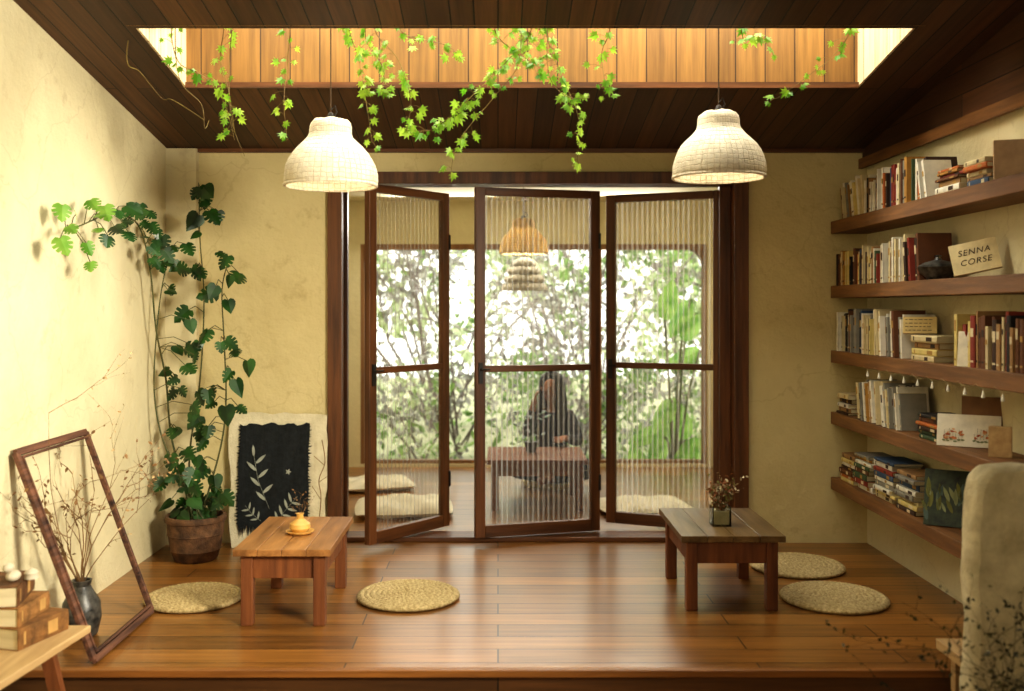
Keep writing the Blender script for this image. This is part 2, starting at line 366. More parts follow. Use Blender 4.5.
# ---------------------------------------------------------------- room shell
LX, RX, WY, FY = -2.06, 2.31, 6.23, 4.07
SL = .16
def CH(y): return 2.457 + SL*(WY-y)
make(MB().box(LX-.15, LX, -1, 6.38, -.3, 3.9), 'wall_left', M['wall'], kind='structure')
make(MB().box(RX, RX+.15, -1, 6.38, -.3, 3.9), 'wall_right', M['wall'], kind='structure')
make(MB().box(LX-.15, RX+.15, -1.15, -1, -.3, 3.9), 'wall_front', M['wall'], kind='structure')
OL, OR_, OT = -1.063, 1.563, 2.32
b = MB().box(LX, OL, WY, 6.38, 0, 2.6).box(OR_, RX, WY, 6.38, 0, 2.6).box(OL, OR_, WY, 6.38, OT, 2.6)
make(b, 'wall_back', M['wallb'], kind='structure')
make(MB().box(LX, RX, FY, 9.35, -.3, 0), 'floor', M['floor'], kind='structure')
make(MB().box(LX, RX, FY-.012, FY, -.3, -.03), 'trim_1', M['riser'], kind='structure')
make(MB().box(LX, RX, FY-.035, FY, -.03, .001), 'trim_2', M['nose'], kind='structure', bevel=.004)
make(MB().box(LX, RX, -1, FY, -.42, -.3), 'floor.001', M['floor'], kind='structure')
# ceiling with skylight hole
SX0, SX1, SY0, SY1 = -1.64, 1.89, 4.5, 5.21
b = MB()
def slab(x0, x1, y0, y1):
    t = .05
    vs = [(x0,y0,CH(y0)),(x1,y0,CH(y0)),(x1,y1,CH(y1)),(x0,y1,CH(y1))]
    vs += [(x,y,z+t) for x,y,z in vs]
    b.add(vs, [(0,3,2,1),(4,5,6,7),(0,1,5,4),(1,2,6,5),(2,3,7,6),(3,0,4,7)])
slab(LX, RX, SY1, WY+.1); slab(LX, RX, -1, SY0); slab(LX, SX0, SY0, SY1); slab(SX1, RX, SY0, SY1)
make(b, 'ceiling', M['ceil'], kind='structure')
make(MB().box(SX0, SX1, SY1-.012, SY1+.03, CH(SY1)+.005, 3.35), 'trim_3', M['shaft'], kind='structure')
b = MB()
for xa, xb in ((SX0-.03, SX0+.012), (SX1-.012, SX1+.03)):
    z0 = CH(SY0)+.004; z1 = CH(SY1-.012)+.004
    b.add([(xa,SY0,z0),(xb,SY0,z0),(xb,SY1-.012,z1),(xa,SY1-.012,z1),(xa,SY0,3.35),(xb,SY0,3.35),(xb,SY1-.012,3.35),(xa,SY1-.012,3.35)],
          [(0,3,2,1),(4,5,6,7),(0,1,5,4),(1,2,6,5),(2,3,7,6),(3,0,4,7)])
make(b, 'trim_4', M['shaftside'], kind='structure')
make(MB().box(SX0-.03, SX1+.03, SY0-.03, SY0+.006, CH(SY0)+.004, 3.35), 'trim_5', M['shaft'], kind='structure')
make(MB().box(SX0+.012, SX1-.012, SY1-.03, SY1-.012, CH(SY1)-.004, CH(SY1)+.026), 'trim_6', M['frameh'], kind='structure')
# skylight window: frame, crossbar and glass
wf = make(MB().box(SX0-.06, SX1+.06, SY0-.06, SY0, 3.35, 3.4).box(SX0-.06, SX1+.06, SY1, SY1+.06, 3.35, 3.4)
     .box(SX0-.06, SX0, SY0, SY1, 3.35, 3.4).box(SX1, SX1+.06, SY0, SY1, 3.35, 3.4).box(SX0+.012, SX1-.012, 4.83, 4.87, 3.3, 3.35), 'window_1', M['frameh'], kind='structure')
make(MB().box(SX0, SX1, SY0, SY1, 3.37, 3.375), 'glass_pane', M['glass'], parent=wf)
# dark timber gable on right wall, wall plate
b = MB(); x0, x1 = RX-.03, RX-.001
ys = [WY-.001, -1]
b.add([(x0,ys[0],2.36),(x1,ys[0],2.36),(x0,ys[0],CH(ys[0])),(x1,ys[0],CH(ys[0])),(x0,ys[1],2.36),(x1,ys[1],2.36),(x0,ys[1],CH(ys[1])),(x1,ys[1],CH(ys[1]))],
      [(0,2,3,1),(4,5,7,6),(0,4,6,2),(1,3,7,5),(0,1,5,4),(2,6,7,3)])
make(b, 'trim_7', M['gable'], kind='structure')
make(MB().box(RX-.055, RX-.03, -1, WY-.002, 2.34, 2.4), 'trim_8', M['shelf'], kind='structure')
# corner pilaster, left
make(MB().box(LX, LX+.19, WY-.06, WY, 0, 2.46), 'trim_9', M['wall'], kind='structure')
make(MB().box(LX, RX, WY-.035, WY-.001, 2.44, 2.47), 'trim_10', M['frameh'], kind='structure')
# door casing
b = MB().box(OL, OL+.09, WY-.03, 6.4, 0, OT).box(OR_-.09, OR_, WY-.03, 6.4, 0, OT).box(OL+.09, OR_-.09, WY-.03, 6.4, 2.245, OT).box(OL+.09, OL+.11, 6.3, 6.36, .04, 2.245).box(OR_-.16, OR_-.09, 6.3, 6.36, .04, 2.245)
make(b, 'trim_11', M['frame'], kind='structure', bevel=.004)
make(MB().box(OL+.09, OR_-.09, 6.25, 6.44, 0, .03), 'trim_12', M['frameh'], kind='structure', bevel=.005)

# door leaves
def door(k, p0, p1):
    L = math.hypot(p1[0]-p0[0], p1[1]-p0[1]); a = math.atan2(p1[1]-p0[1], p1[0]-p0[0])
    z1 = 2.222; z0 = .04; sw = .062; t = .022; zm = 1.09
    b = MB().box(0, sw, -t, t, z0, z1).box(L-sw, L, -t, t, z0, z1)
    b.box(sw, L-sw, -t, t, z1-.05, z1, 1).box(sw, L-sw, -t, t, z0, z0+.075, 1).box(sw, L-sw, -t+.004, t-.004, zm-.02, zm+.02, 1)
    o = make(b, 'door_%d' % k, [M['frame'], M['frameh']], loc=(p0[0], p0[1], 0), rot=(0,0,a), bevel=.004, kind='structure')
    for (za, zb) in ((z0+.075, zm-.02), (zm+.02, z1-.05)):
        n = int((L-2*sw)/RIB*8); vs = []; fs = []
        for i in range(n+1):
            x = sw + (L-2*sw)*i/n; y = .003*math.sin(2*math.pi*x/RIB)
            vs += [(x, y, za), (x, y, zb)]
        for i in range(n): fs.append((2*i, 2*i+2, 2*i+3, 2*i+1))
        make(MB().add(vs, fs), 'ribbed_pane', M['rib'], parent=o, smooth=True, ang=80)
    make(MB().box(sw*.3, sw*.7, -t-.012, -t, 1.0, 1.13).tube([(sw*.5,-t-.01,1.09),(sw*.5,-t-.04,1.09),(sw*.5+.05,-t-.04,1.09)], .006), 'door_handle', M['black'], parent=o)
    for hz in (.35, 1.9):
        make(MB().tube([(L-.004,-t-.004,hz-.05),(L-.004,-t-.004,hz+.05)], .008), 'hinge', M['black'], parent=o)
door(1, (-.79, 6.0), (-.335, 6.56))
door(2, (-.144, 6.2), (.651, 6.42))
door(3, (.728, 6.66), (1.44, 6.36))

# ---------------------------------------------------------------- back room
BX0, BX1, BY = -1.9, 2.3, 9.2
make(MB().box(BX0-.1, BX0, 6.38, BY+.15, 0, 2.5), 'wall_left.001', M['wallr'], kind='structure')
make(MB().box(BX1, BX1+.1, 6.38, BY+.15, 0, 2.5), 'wall_right.001', M['wallr'], kind='structure')
make(MB().box(BX0-.1, BX1+.1, 6.38, BY+.15, 2.46, 2.55), 'ceiling.001', M['wallr'], kind='structure')
w0, w1, wz0, wz1 = -1.27, 1.93, .03, 2.06
b = MB().box(BX0, w0, BY, BY+.15, 0, 2.46).box(w1, BX1, BY, BY+.15, 0, 2.46).box(w0, w1, BY, BY+.15, wz1, 2.46).box(w0, w1, BY, BY+.15, 0, wz0)
make(b, 'wall_back.001', M['wallr'], kind='structure')
b = MB()
def fil(cx, cz, sx, sz, r, y0, y1):
    pts = [(cx, cz)] + [(cx+sx*(r-r*math.sin(t)), cz+sz*(r-r*math.cos(t))) for t in [math.pi/2*i/8 for i in range(9)]]
    n = len(pts); b.add([(x, y0, z) for x, z in pts]+[(x, y1, z) for x, z in pts], [tuple(range(n)), tuple(range(n, 2*n))[::-1]]+[(i, (i+1)%n, n+(i+1)%n, n+i) for i in range(n)])
b.box(w0, w0+.035, BY+.0, BY+.1, wz0, wz1).box(w1-.035, w1, BY+.0, BY+.1, wz0, wz1).box(w0+.035, w1-.035, BY-.01, BY+.1, wz1-.05, wz1)
b.box(w0+.035, w1-.035, BY+.02, BY+.1, wz0, wz0+.03).box(.93, .96, BY+.03, BY+.07, wz0+.03, wz1-.05)
fil(w0+.03, wz1-.045, 1, -1, .17, BY+.0, BY+.1); fil(w1-.03, wz1-.045, -1, -1, .17, BY+.0, BY+.1)
w2 = make(b, 'window_2', M['wframe'], kind='structure')
make(MB().box(w0+.035, .93, BY+.05, BY+.054, wz0+.03, wz1-.05).box(.96, w1-.035, BY+.05, BY+.054, wz0+.03, wz1-.05), 'glass_pane', M['glass'], parent=w2)

def table(x0, x1, y0, y1, h, mt, ml, name, label, lw=.055, ov=.03, apron=.09):
    e = empty(name, ((x0+x1)/2, (y0+y1)/2, 0), label, 'table')
    b = MB(); n = 4; w = (x1-x0+2*ov)/n
    for i in range(n): b.box(x0-ov+i*w+.001, x0-ov+(i+1)*w-.001, y0-ov, y1+ov, h-.032, h)
    make(b, 'tabletop', mt, parent=e, bevel=.003)
    b = MB().box(x0+lw, x1-lw, y0+.012, y0+.032, h-.032-apron, h-.032).box(x0+lw, x1-lw, y1-.032, y1-.012, h-.032-apron, h-.032)
    b.box(x0+.012, x0+.032, y0+lw, y1-lw, h-.032-apron, h-.032).box(x1-.032, x1-.012, y0+lw, y1-lw, h-.032-apron, h-.032)
    make(b, 'apron', ml, parent=e, bevel=.002)
    for (xa, ya) in ((x0, y0), (x1-lw, y0), (x0, y1-lw), (x1-lw, y1-lw)):
        make(MB().box(xa, xa+lw, ya, ya+lw, 0, h-.032), 'leg', ml, parent=e, bevel=.004)
    return e
t1 = table(-1.19, -.80, 4.60, 5.27, .36, M['tbl'], M['tblleg'], 'low_table', 'low reddish-brown wooden table with a warm planked top', apron=.11)
t2 = table(.915, 1.36, 4.83, 5.45, .37, M['tbl2'], M['tbl2leg'], 'low_table', 'low wooden table with a dark worn top and reddish legs', apron=.11)
t3 = table(-.05, .62, 7.22, 7.86, .37, M['tbl3'], M['tbl3'], 'low_table', 'low brown wooden table in front of the seated person')

# cushions (braided straw)
def cushion_mesh(b, Rr=.26, H=.035):
    rings = 9; prof = []
    for i in range(rings*4+1):
        t = i/(rings*4); r = Rr*t; z = H - .008*(1-abs(math.sin(math.pi*t*rings)))
        prof.append((max(r, .0005), z))
    prof += [(Rr+.008, H*.6), (Rr+.008, H*.3), (Rr-.01, .0), (.0005, 0)]
    def wob(a, j, r, z):
        k = j//4
        if j < rings*4: z += .0028*math.sin(a*(10+6*k)+k*1.3)
        else: r += .003*math.sin(a*48)
        return r, z
    b.lathe(prof, n=144, wob=wob)
cb = MB(); cushion_mesh(cb)
c0 = make(cb, 'floor_cushion', M['straw'], loc=(-1.53, 5.01, 0), smooth=True, ang=60, label='round braided straw floor cushion beside the low table', cat='cushion', group='straw floor cushions')
c0.scale = (.90, .90, .9)
for (x, y, s, rz, lb) in ((-.455, 5.05, .965, 1, 'round braided straw floor cushion between the tables'),
                      (1.69, 5.63, .97, 2, 'round braided straw floor cushion under the bookshelves'),
                      (1.69, 5.01, .98, 3, 'round braided straw floor cushion next to the dark table')):
    c = c0.copy(); c.location = (x, y, 0); c.scale = (s, s, .9); c.rotation_euler = (0,0,rz); c['label'] = lb; COL.objects.link(c)

# ---------------------------------------------------------------- pendant lamps
def pendant(x, y, z0, s, mat, ceilz, label, name='pendant_lamp', energy=1.8, prof=None):
    e = empty(name, (x, y, z0), label, 'lamp')
    prof = prof or [(.216,.0),(.223,.006),(.224,.03),(.221,.06),(.212,.095),(.197,.13),(.177,.16),(.152,.187),(.13,.207),(.113,.224),(.103,.24),(.099,.26),(.098,.285),(.093,.303),(.08,.315),(.05,.322),(.012,.324)]
    def wob(a, j, r, z): return (r*(1+.014*math.sin(3*a+j*.5)+.006*math.sin(11*a+2*j)), z+.003*math.sin(5*a+j))
    make(MB().lathe([(r*s, zz*s) for r, zz in prof], (x,y,z0), 56, wob=wob), 'lamp_shade', mat, parent=e, smooth=True, ang=70, solid=.008)
    ring = [(x+.222*s*math.cos(i*math.pi/24), y+.222*s*math.sin(i*math.pi/24), z0+.002) for i in range(49)]
    make(MB().tube(ring, .008*s), 'rim', mat, parent=e, smooth=True)
    make(MB().tube([(x,y,z0+.32*s),(x,y,ceilz)], .0035).lathe([(.001,.0),(.012,.0),(.02,-.01),(.028,-.03),(.001,-.031)], (x,y,ceilz), 16), 'cord', M['cord'], parent=e)
    make(MB().lathe([(.001,.36*s),(.012,.355*s),(.02,.335*s),(.02,.2*s),(.001,.2*s)], (x,y,z0), 16).tube([(x+.01,y,z0+.33*s),(x+.03,y,z0+.36*s),(x+.02,y,z0+.39*s),(x,y,z0+.37*s)], .004), 'socket', M['black'], parent=e, smooth=True)
    make(MB().ell((x,y,z0+.13*s), (.035,.035,.045)), 'light_bulb', M['bulb'], parent=e, smooth=True)
    if energy:
        l = bpy.data.lights.new('bulb_light', 'POINT'); l.energy = energy; l.color = (1,.88,.68); l.shadow_soft_size = .05
        lo = bpy.data.objects.new('bulb_light', l); COL.objects.link(lo); lo.location = (x, y, z0+.05*s)
pendant(-.815, 4.85, 2.065, 1.0, M['shade'], 3.3, 'cream papier-mache pendant lamp with woven texture, hanging under skylight')
pendant(1.075, 4.85, 2.105, .99, M['shade'], 3.3, 'cream papier-mache pendant lamp hanging in front of the doors')
pendant(.195, 7.6, 1.885, .82, M['wicker'], 2.46, 'yellow wicker pendant lamp over the low table', energy=9)
pendant(.235, 8.85, 1.63, .9, M['wicker2'], 2.46, 'pale tiered woven pendant lamp near the window', energy=0,
        prof=[(.22,0),(.224,.02),(.21,.05),(.17,.075),(.2,.085),(.2,.1),(.185,.13),(.14,.155),(.165,.165),(.165,.18),(.15,.21),(.1,.235),(.12,.245),(.115,.27),(.08,.3),(.02,.32)])

# ---------------------------------------------------------------- vines from the skylight
def vine(path, Y, dens=1.0, size=(.023,.048), label='hanging creeper vine with bright green lobed leaves', bare=0, spread=.022):
    pts = [P3(px+R.uniform(-2,2), py, Y + .06*math.sin(i*1.7)) for i, (px, py) in enumerate(path)]
    top = Vector((pts[0].x + R.uniform(-.03,.03), 4.85, 3.325))
    sp = spline([top, (top+pts[0])/2] + pts, 6)
    e = empty('hanging_vine', tuple(top), label, 'vine')
    make(MB().tube(sp, [.003-.002*i/len(sp) for i in range(len(sp))], 5), 'stem', M['vinestem'], parent=e)
    if bare: return
    b = MB(); acc = 0
    for i in range(1, len(sp)):
        acc += (sp[i]-sp[i-1]).length*dens*R.uniform(.3,1.7)
        while acc > .03:
            acc -= .03
            p = sp[i] + Vector((R.gauss(0, spread), R.gauss(0, spread*.7), R.gauss(0, spread*.8)))
            b.tube([sp[i], (sp[i]+p)/2+Vector((0,0,.008)), p], .0012, 4, 1)
            d = p-sp[i]
            b.leaf(p, (d.x*14+R.uniform(-.5,.5), R.uniform(-.4,.2), -.8+R.uniform(-.3,.7)), (R.uniform(-.9,.9), -1, R.uniform(-.5,1.2)), R.uniform(*size), CREEP, .3)
    make(b, 'foliage', [M['vine'], M['vinestem']], parent=e)
VP = [([(172,30),(180,62),(196,72),(214,84),(226,108),(235,140)], .9), ([(225,28),(221,60),(229,92),(236,132)], .8),
      ([(290,28),(288,70),(282,102),(288,140)], .8), ([(350,26),(358,60),(364,95),(372,142)], 1.5), ([(376,28),(398,60),(410,100),(404,132)], 1.2),
      ([(532,28),(510,58),(484,84),(456,112),(430,130),(404,130)], 2.3), ([(400,28),(424,40),(450,46),(462,60)], 1.2),
      ([(545,28),(556,60),(568,90),(580,120),(577,165)], 1.3), ([(520,60),(496,94),(458,140),(450,178)], .9),
      ([(608,28),(600,55),(607,92),(600,86)], 1.2), ([(740,28),(746,40),(762,34),(770,50)], 1.2), ([(850,28),(836,55),(806,76),(778,98)], 1.0),
      ([(494,28),(512,50),(532,62),(540,80)], 1.3), ([(548,70),(566,96),(590,98)], 1.0), ([(365,28),(368,44),(384,70),(380,96)], 1.4), ([(520,28),(528,44),(516,62),(500,72)], 1.4)]
for i, (pth, d) in enumerate(VP): vine(pth, 4.62+.09*(i % 4), d)
vine([(128,58),(140,72),(160,98),(172,100),(205,120)], 4.6, bare=1, label='bare dry vine tendril hanging from the skylight')
vine([(176,30),(178,80),(200,104),(204,128),(210,120)], 4.7, bare=1, label='bare dry vine tendril hanging from the skylight')
vine([(232,30),(228,70),(232,120),(243,156)], 4.7, bare=1, label='bare dry vine tendril hanging from the skylight')

# ---------------------------------------------------------------- climbing plant
px0, py0 = -1.77, 5.83
e = empty('potted_climbing_plant', (px0, py0, 0), 'tall climbing plant with holed dark leaves in clay pot', 'plant')
make(MB().lathe([(.001,0),(.115,0),(.125,.01),(.14,.06),(.146,.064),(.144,.07),(.156,.15),(.161,.154),(.159,.16),(.165,.225),(.175,.23),(.178,.245),(.172,.262),(.155,.262),(.15,.22),(.001,.22)], (px0,py0,0), 36), 'pot', M['pot'], parent=e, smooth=True)
make(MB().lathe([(.001,.235),(.08,.232),(.152,.222)], (px0,py0,0), 24), 'soil', M['soil'], parent=e)
S = {}
S[1] = [P3(a, c, 5.98) for a, c in ((198,520),(190,450),(200,380),(204,300),(200,240),(199,190))]
S[2] = [P3(a, c, 5.9) for a, c in ((188,520),(172,440),(166,380))] + [Vector((-1.97, 996*1.97/(498-a), PZ(c, 996*1.97/(498-a)))) for a, c in ((156,330),(150,270),(138,225),(112,214),(84,224),(66,232))]
S[3] = [P3(a, c, 5.95) for a, c in ((205,520),(220,450),(226,400),(224,340),(222,290),(228,262))]
S[4] = [P3(a, c, 5.8) for a, c in ((192,520),(176,470),(160,430),(154,380),(160,300),(170,250))]
b = MB()
SP = {}
for k, v in S.items():
    v[0].x = px0+.03*k-.07; v[0].y = py0; v[0].z = .22
    SP[k] = spline(v, 6); b.tube(SP[k], [.007-.004*i/len(SP[k]) for i in range(len(SP[k]))], 6)
make(b, 'stem', M['monstem'], parent=e, smooth=True)
allp = [p for k in SP for p in SP[k][2:]]
L1 = [(204,188),(186,244),(192,268),(228,256),(230,276),(216,286),(228,300),(178,268),(190,320),(176,346),(226,340),(234,350),(192,345),(236,380),(164,370),
      (180,388),(200,416),(238,406),(174,428),(206,440),(190,452),(206,468),(180,478),(216,488),(166,500),(174,512),(200,498),(222,500),
      (160,480),(185,500),(205,508),(195,470),(170,455),(198,215),(208,330),(185,365),(208,390),(168,290),(192,485),(158,515),(188,512),(212,512),(198,190),(206,200),(180,515),(214,505),(196,432)]
ex = [(a+R.uniform(-14,14), c+R.uniform(-12,12)) for (a, c) in L1 if R.random() < (.95 if c < 440 else .5)] + [(R.uniform(168,214), R.uniform(380,500)) for i in range(14)]
b = MB()
for (a, c) in L1+ex:
    Y = R.uniform(5.68, 5.95); p = P3(a, c, Y)
    p.x = max(p.x, -1.95)
    q = min(allp, key=lambda s: (s-p).length)
    b.tube([q, (q+p)/2+Vector((0,-.02,.03)), p], .0025, 4, 1)
    b.leaf(p, (R.uniform(-.8,.8), R.uniform(-.5,0), R.uniform(-1,-.1)), (R.uniform(-1.1,1.1), -1, R.uniform(-.4,1.0)), R.uniform(.06,.11), R.choice([MONST,MONST,MONST,HEART]), R.uniform(.1,.35))
L2 = [(62,205),(68,226),(60,238),(90,262),(86,243),(100,214),(118,210),(130,208),(140,204),(128,232),(156,240),(164,250),(150,224),(108,236),(166,236),(90,200),(76,214),(145,236),(160,262),(122,222),(98,228),(136,214),(126,206),(150,246),(142,222),(158,230),(170,246),(114,226),(104,206),(148,212),(152,258),(172,260)]
for (a, c) in L2:
    X = R.uniform(-1.96, -1.88); Y = min(996*-X/(498-a), 5.8); p = Vector((X, Y, PZ(c, Y)))
    q = min(SP[2], key=lambda s: (s-p).length)
    b.tube([q, (q+p)/2+Vector((0,0,.02)), p], .0022, 4, 1)
    lit = a < 106  # leaves at the left end get the painted-in lit colour
    b.leaf(p, (R.uniform(0,.8), R.uniform(-.8,.2), R.uniform(-1,.1)), (R.uniform(.1,1), -1, R.uniform(-.1,.7)), R.uniform(.055,.095), MONST, .2, 2 if lit else 0)
for v in b.v: v.x = max(v.x, -2.045)
make(b, 'foliage', [M['mon'], M['monstem'], M['monlit']], parent=e)

# ---------------------------------------------------------------- cloth painting leaning on wall
def TP(px, py, off=0):
    Y = 6.13
    z = max(0, PZ(py, Y)); x = PX(px, Y)
    return Vector((x, 6.205-.11*(1-z/.82)-off, z))
e = empty('botanical_painting', (PX(275,6.15), 6.1, 0), 'black cloth with pale painted plants on cream paper board', 'painting')
b = MB(); ring = []
def edge(a, c, n):
    return [(a[0]+(c[0]-a[0])*i/n+R.uniform(-1.5,1.5), a[1]+(c[1]-a[1])*i/n+R.uniform(-1.5,1.5)) for i in range(n)]
out = edge((226,414),(326,416),9)+edge((326,416),(325,546),9)+edge((325,546),(232,546),8)+edge((232,546),(226,414),9)
n = len(out)
b.add([TP(a,c) for a,c in out]+[TP(a,c,-.012)+Vector((0,0,0)) for a,c in out], [list(range(n))[::-1], list(range(n,2*n))]+[(i,(i+1)%n,n+(i+1)%n,n+i) for i in range(n)])
make(b, 'paper_board', M['paper'], parent=e)
b = MB()
k = 22; cols = [(238+70*i/k, 425+1.2*math.sin(i*1.1)+R.uniform(-.8,.8)) for i in range(k+1)]
vs = []; fs = []; rows = 8
for i, (a, c) in enumerate(cols):
    for r_ in range(rows+1):
        y = c+(524-c)*r_/rows; o = .006+.004*math.sin(i*.9+r_*.5)+.002
        xx = a+R.uniform(-1,1)*(i in (0, k))
        vs.append(TP(xx, y, o+.004))
for i in range(k):
    for r_ in range(rows): fs.append((i*(rows+1)+r_, i*(rows+1)+r_+1, (i+1)*(rows+1)+r_+1, (i+1)*(rows+1)+r_))
b.add(vs, fs)
for i in range(44):
    a = 239+68*i/43; l = R.uniform(5, 16)
    b.add([TP(a-1,522,.012), TP(a+1.2,522,.012), TP(a+R.uniform(-1,1),524+l,.012)], [(0,1,2)])
for i in range(30):
    y = 428+94*i/29; l = R.uniform(1, 4)
    b.add([TP(238.5,y-1,.012), TP(238.5,y+1.2,.012), TP(238-l,y+R.uniform(-1,2),.012)], [(0,1,2)]); b.add([TP(307.5,y-1,.012), TP(307.5,y+1.2,.012), TP(308+l,y+R.uniform(-1,2),.012)], [(0,1,2)])
make(b, 'black_cloth', M['ink'], parent=e)
b = MB(); off = .019
def pl(a, c, da, dc, s, sh=OVAL):
    p = TP(a, c, off); q = TP(a+da, c+dc, off); b.leaf(p, q-p, (0,-1,.1), s*6.15/996, sh, 0)
b.tube([TP(270,508,off),TP(258,480,off),(TP(253,456,off))], .0011, 4)
for (a, c, sgn) in ((266,500,-1),(263,493,1),(260,486,-1),(258,478,1),(256,471,-1),(255,464,1)):
    pl(a, c, sgn*10, -9, 13.5, LONG)
pl(253,457,-1,-10,12,LONG)
for i in range(5): 
    a = i*math.pi/2.5; pl(288,472,5*math.cos(a),5*math.sin(a),3.2)
b.tube([TP(276,526,off),TP(284,512,off),TP(298,496,off)], .001, 4)
for (a, c) in ((279,520),(283,514),(288,508),(292,502)):
    pl(a, c, -3, -9, 10.5, LONG); pl(a, c, 9, 2, 10.5, LONG)
b.tube([TP(262,520,off),TP(252,512,off),TP(246,505,off)], .001, 4)
for (a, c) in ((259,518),(254,514),(250,509)):
    pl(a, c, -8, 1, 8, LONG); pl(a, c, 1, -8, 8, LONG)
make(b, 'painted_plants', M['inkw'], parent=e)
tw = MB().tube(spline([P3(316,545,6.0)*1, P3(321,500,6.0), P3(319,480,6.02), P3(325,462,6.05), P3(322,440,6.1)], 5), .003, 5)
for (a, c, d, f) in ((321,500,312,486),(319,482,328,476),(324,465,314,456)): tw.tube([P3(a,c,6.02), P3(d,f,6.0)], .002, 4)
tw.v = [Vector((v.x, v.y, max(v.z, .003))) for v in tw.v]
make(tw, 'dry_twig', M['twig'], origin=(PX(316,6), 6.0, 0), label='thin dry twig standing against the paper board', cat='twig')

# ---------------------------------------------------------------- leaning empty frame
A = [Vector((-2.03,4.19,.86)), Vector((-2.03,4.90,.86)), Vector((-1.665,4.78,.02)), Vector((-1.665,4.10,.02))]
b = MB(); up = (A[0]-A[3]).normalized(); nn = (A[1]-A[0]).cross(up).normalized()
for i in range(4):
    p, q = A[i], A[(i+1)%4]
    b.beam(p, q, .03, .022, up=nn)
    b.beam(p+(A[(i+2)%4]-p)*.028+nn*.006, q+(A[(i+3)%4]-q)*.028+nn*.006, .01, .024, up=nn)
make(b, 'empty_picture_frame', M['old'], origin=tuple((A[2]+A[3])/2), bevel=.003, label='empty weathered dark wooden frame leaning against the wall', cat='frame')

def twigs(b, p, d, L, r, depth, m=0, leafy=None, up=.1):
    pts = [Vector(p)]; d = Vector(d).normalized(); n = 5
    for i in range(n):
        d = (d + Vector((R.gauss(0,.14), R.gauss(0,.14), R.gauss(0,.14)+up*.2))).normalized(); pts.append(pts[-1]+d*L/n)
        if depth > 0 and i > 0 and R.random() < .75:
            twigs(b, pts[-1], d+Vector((R.gauss(0,.7), R.gauss(0,.5), R.gauss(0,.5))), L*R.uniform(.35,.6), r*.55, depth-1, m, leafy, up)
        if leafy and depth <= 1 and R.random() < leafy[2]:
            b.leaf(pts[-1], (R.gauss(0,1), R.gauss(0,1), R.gauss(0,1)), (R.gauss(0,1), -1, R.gauss(0,1)), R.uniform(*leafy[1]), OVAL, .2, leafy[0])
    b.tube(pts, [r*(1-.7*i/n) for i in range(n+1)], 4, m)
def clampx(b, lo=-2.05, hi=9):
    for v in b.v: v.x = min(max(v.x, lo), hi)
vx, vy = -1.87, 4.47
e = empty('vase_of_dried_branches', (vx, vy, 0), 'dark patterned vase with tall dry twigs, behind empty frame', 'vase')
make(MB().lathe([(.001,0),(.06,0),(.07,.01),(.085,.08),(.08,.15),(.05,.2),(.038,.225),(.045,.25),(.036,.25),(.03,.22),(.001,.2)], (vx,vy,0), 28), 'vase', M['vase'], parent=e, smooth=True)
b = MB()
for i in range(8):
    a = R.uniform(0, 6.28)
    twigs(b, (vx, vy, .2), (.2*math.cos(a)-.06, .25*math.sin(a), 1), R.uniform(.35,.6), .004, 2, 0, (0, (.012,.028), .5))
twigs(b, (vx, vy, .22), (.3, .5, .9), .6, .003, 2, 0, (1, (.012,.022), .6)); twigs(b, (vx, vy, .22), (.32, .2, 1), .5, .003, 1, 0, (1, (.012,.022), .6)); twigs(b, (vx, vy, .22), (-.05, -.7, 1.1), .85, .003, 2, 0, (1, (.012,.02), .5))
clampx(b)
make(b, 'dried_branches', [M['twig'], M['pale']], parent=e)
# ---------------------------------------------------------------- side bench with books
e = empty('side_bench', (-1.86, 3.6, -.3), 'pale wooden bench with splayed legs beside the platform', 'bench')
b = MB().add([(-2.05,3.05,.17),(-1.72,3.05,.17),(-1.63,3.99,.17),(-2.05,3.99,.17),(-2.05,3.05,.2),(-1.72,3.05,.2),(-1.63,3.99,.2),(-2.05,3.99,.2)],
             [(0,3,2,1),(4,5,6,7),(0,1,5,4),(1,2,6,5),(2,3,7,6),(3,0,4,7)])
make(b, 'seat', M['pale'], parent=e, bevel=.005)
for (xa, ya, xb, yb) in ((-1.76,3.87,-1.68,3.93),(-1.98,3.87,-2.02,3.93),(-1.82,3.15,-1.75,3.1),(-1.98,3.15,-2.02,3.1)):
    make(MB().beam((xa,ya,.17),(xb,yb,-.3), .035, .05, up=(1,0,0)), 'leg', M['tblleg'], parent=e)

# books ------------------------------------------------------------
def book_mesh(t, h, d, cover, band):
    b = MB(); k = .0025
    b.box(0, d, -t/2, -t/2+k, 0, h).box(0, d, t/2-k, t/2, 0, h)
    b.add([(0,-t/2,0),(-.003,-t/4,0),(-.003,t/4,0),(0,t/2,0),(0,-t/2,h),(-.003,-t/4,h),(-.003,t/4,h),(0,t/2,h),(k,-t/2,0),(k,t/2,0),(k,-t/2,h),(k,t/2,h)],
          [(0,1,5,4),(1,2,6,5),(2,3,7,6),(3,9,11,7),(8,0,4,10),(9,8,10,11),(0,8,9,3,2,1),(4,5,6,7,11,10)])
    b.box(k, d-.004, -t/2+k, t/2-k, .004, h-.004, 1)
    if t > .012:
        z = h*R.uniform(.55,.7); b.box(-.0036, 0, -t*.3, t*.3, z, z+h*R.uniform(.1,.22), 2)
        b.box(-.0036, 0, -t*.3, t*.3, h*.1, h*.14, 2)
    return b
BC = [('white',hx(222,216,198)),('cream',hx(206,190,148)),('ochre',hx(176,130,60)),('brown',hx(104,64,36)),('dark brown',hx(60,38,24)),('blue',hx(54,76,104)),
      ('grey',hx(136,132,120)),('green',hx(66,86,56)),('red',hx(134,50,34)),('orange',hx(184,104,46)),('pale yellow',hx(210,190,120)),('black',hx(32,28,26)),('tan',hx(160,124,80))]
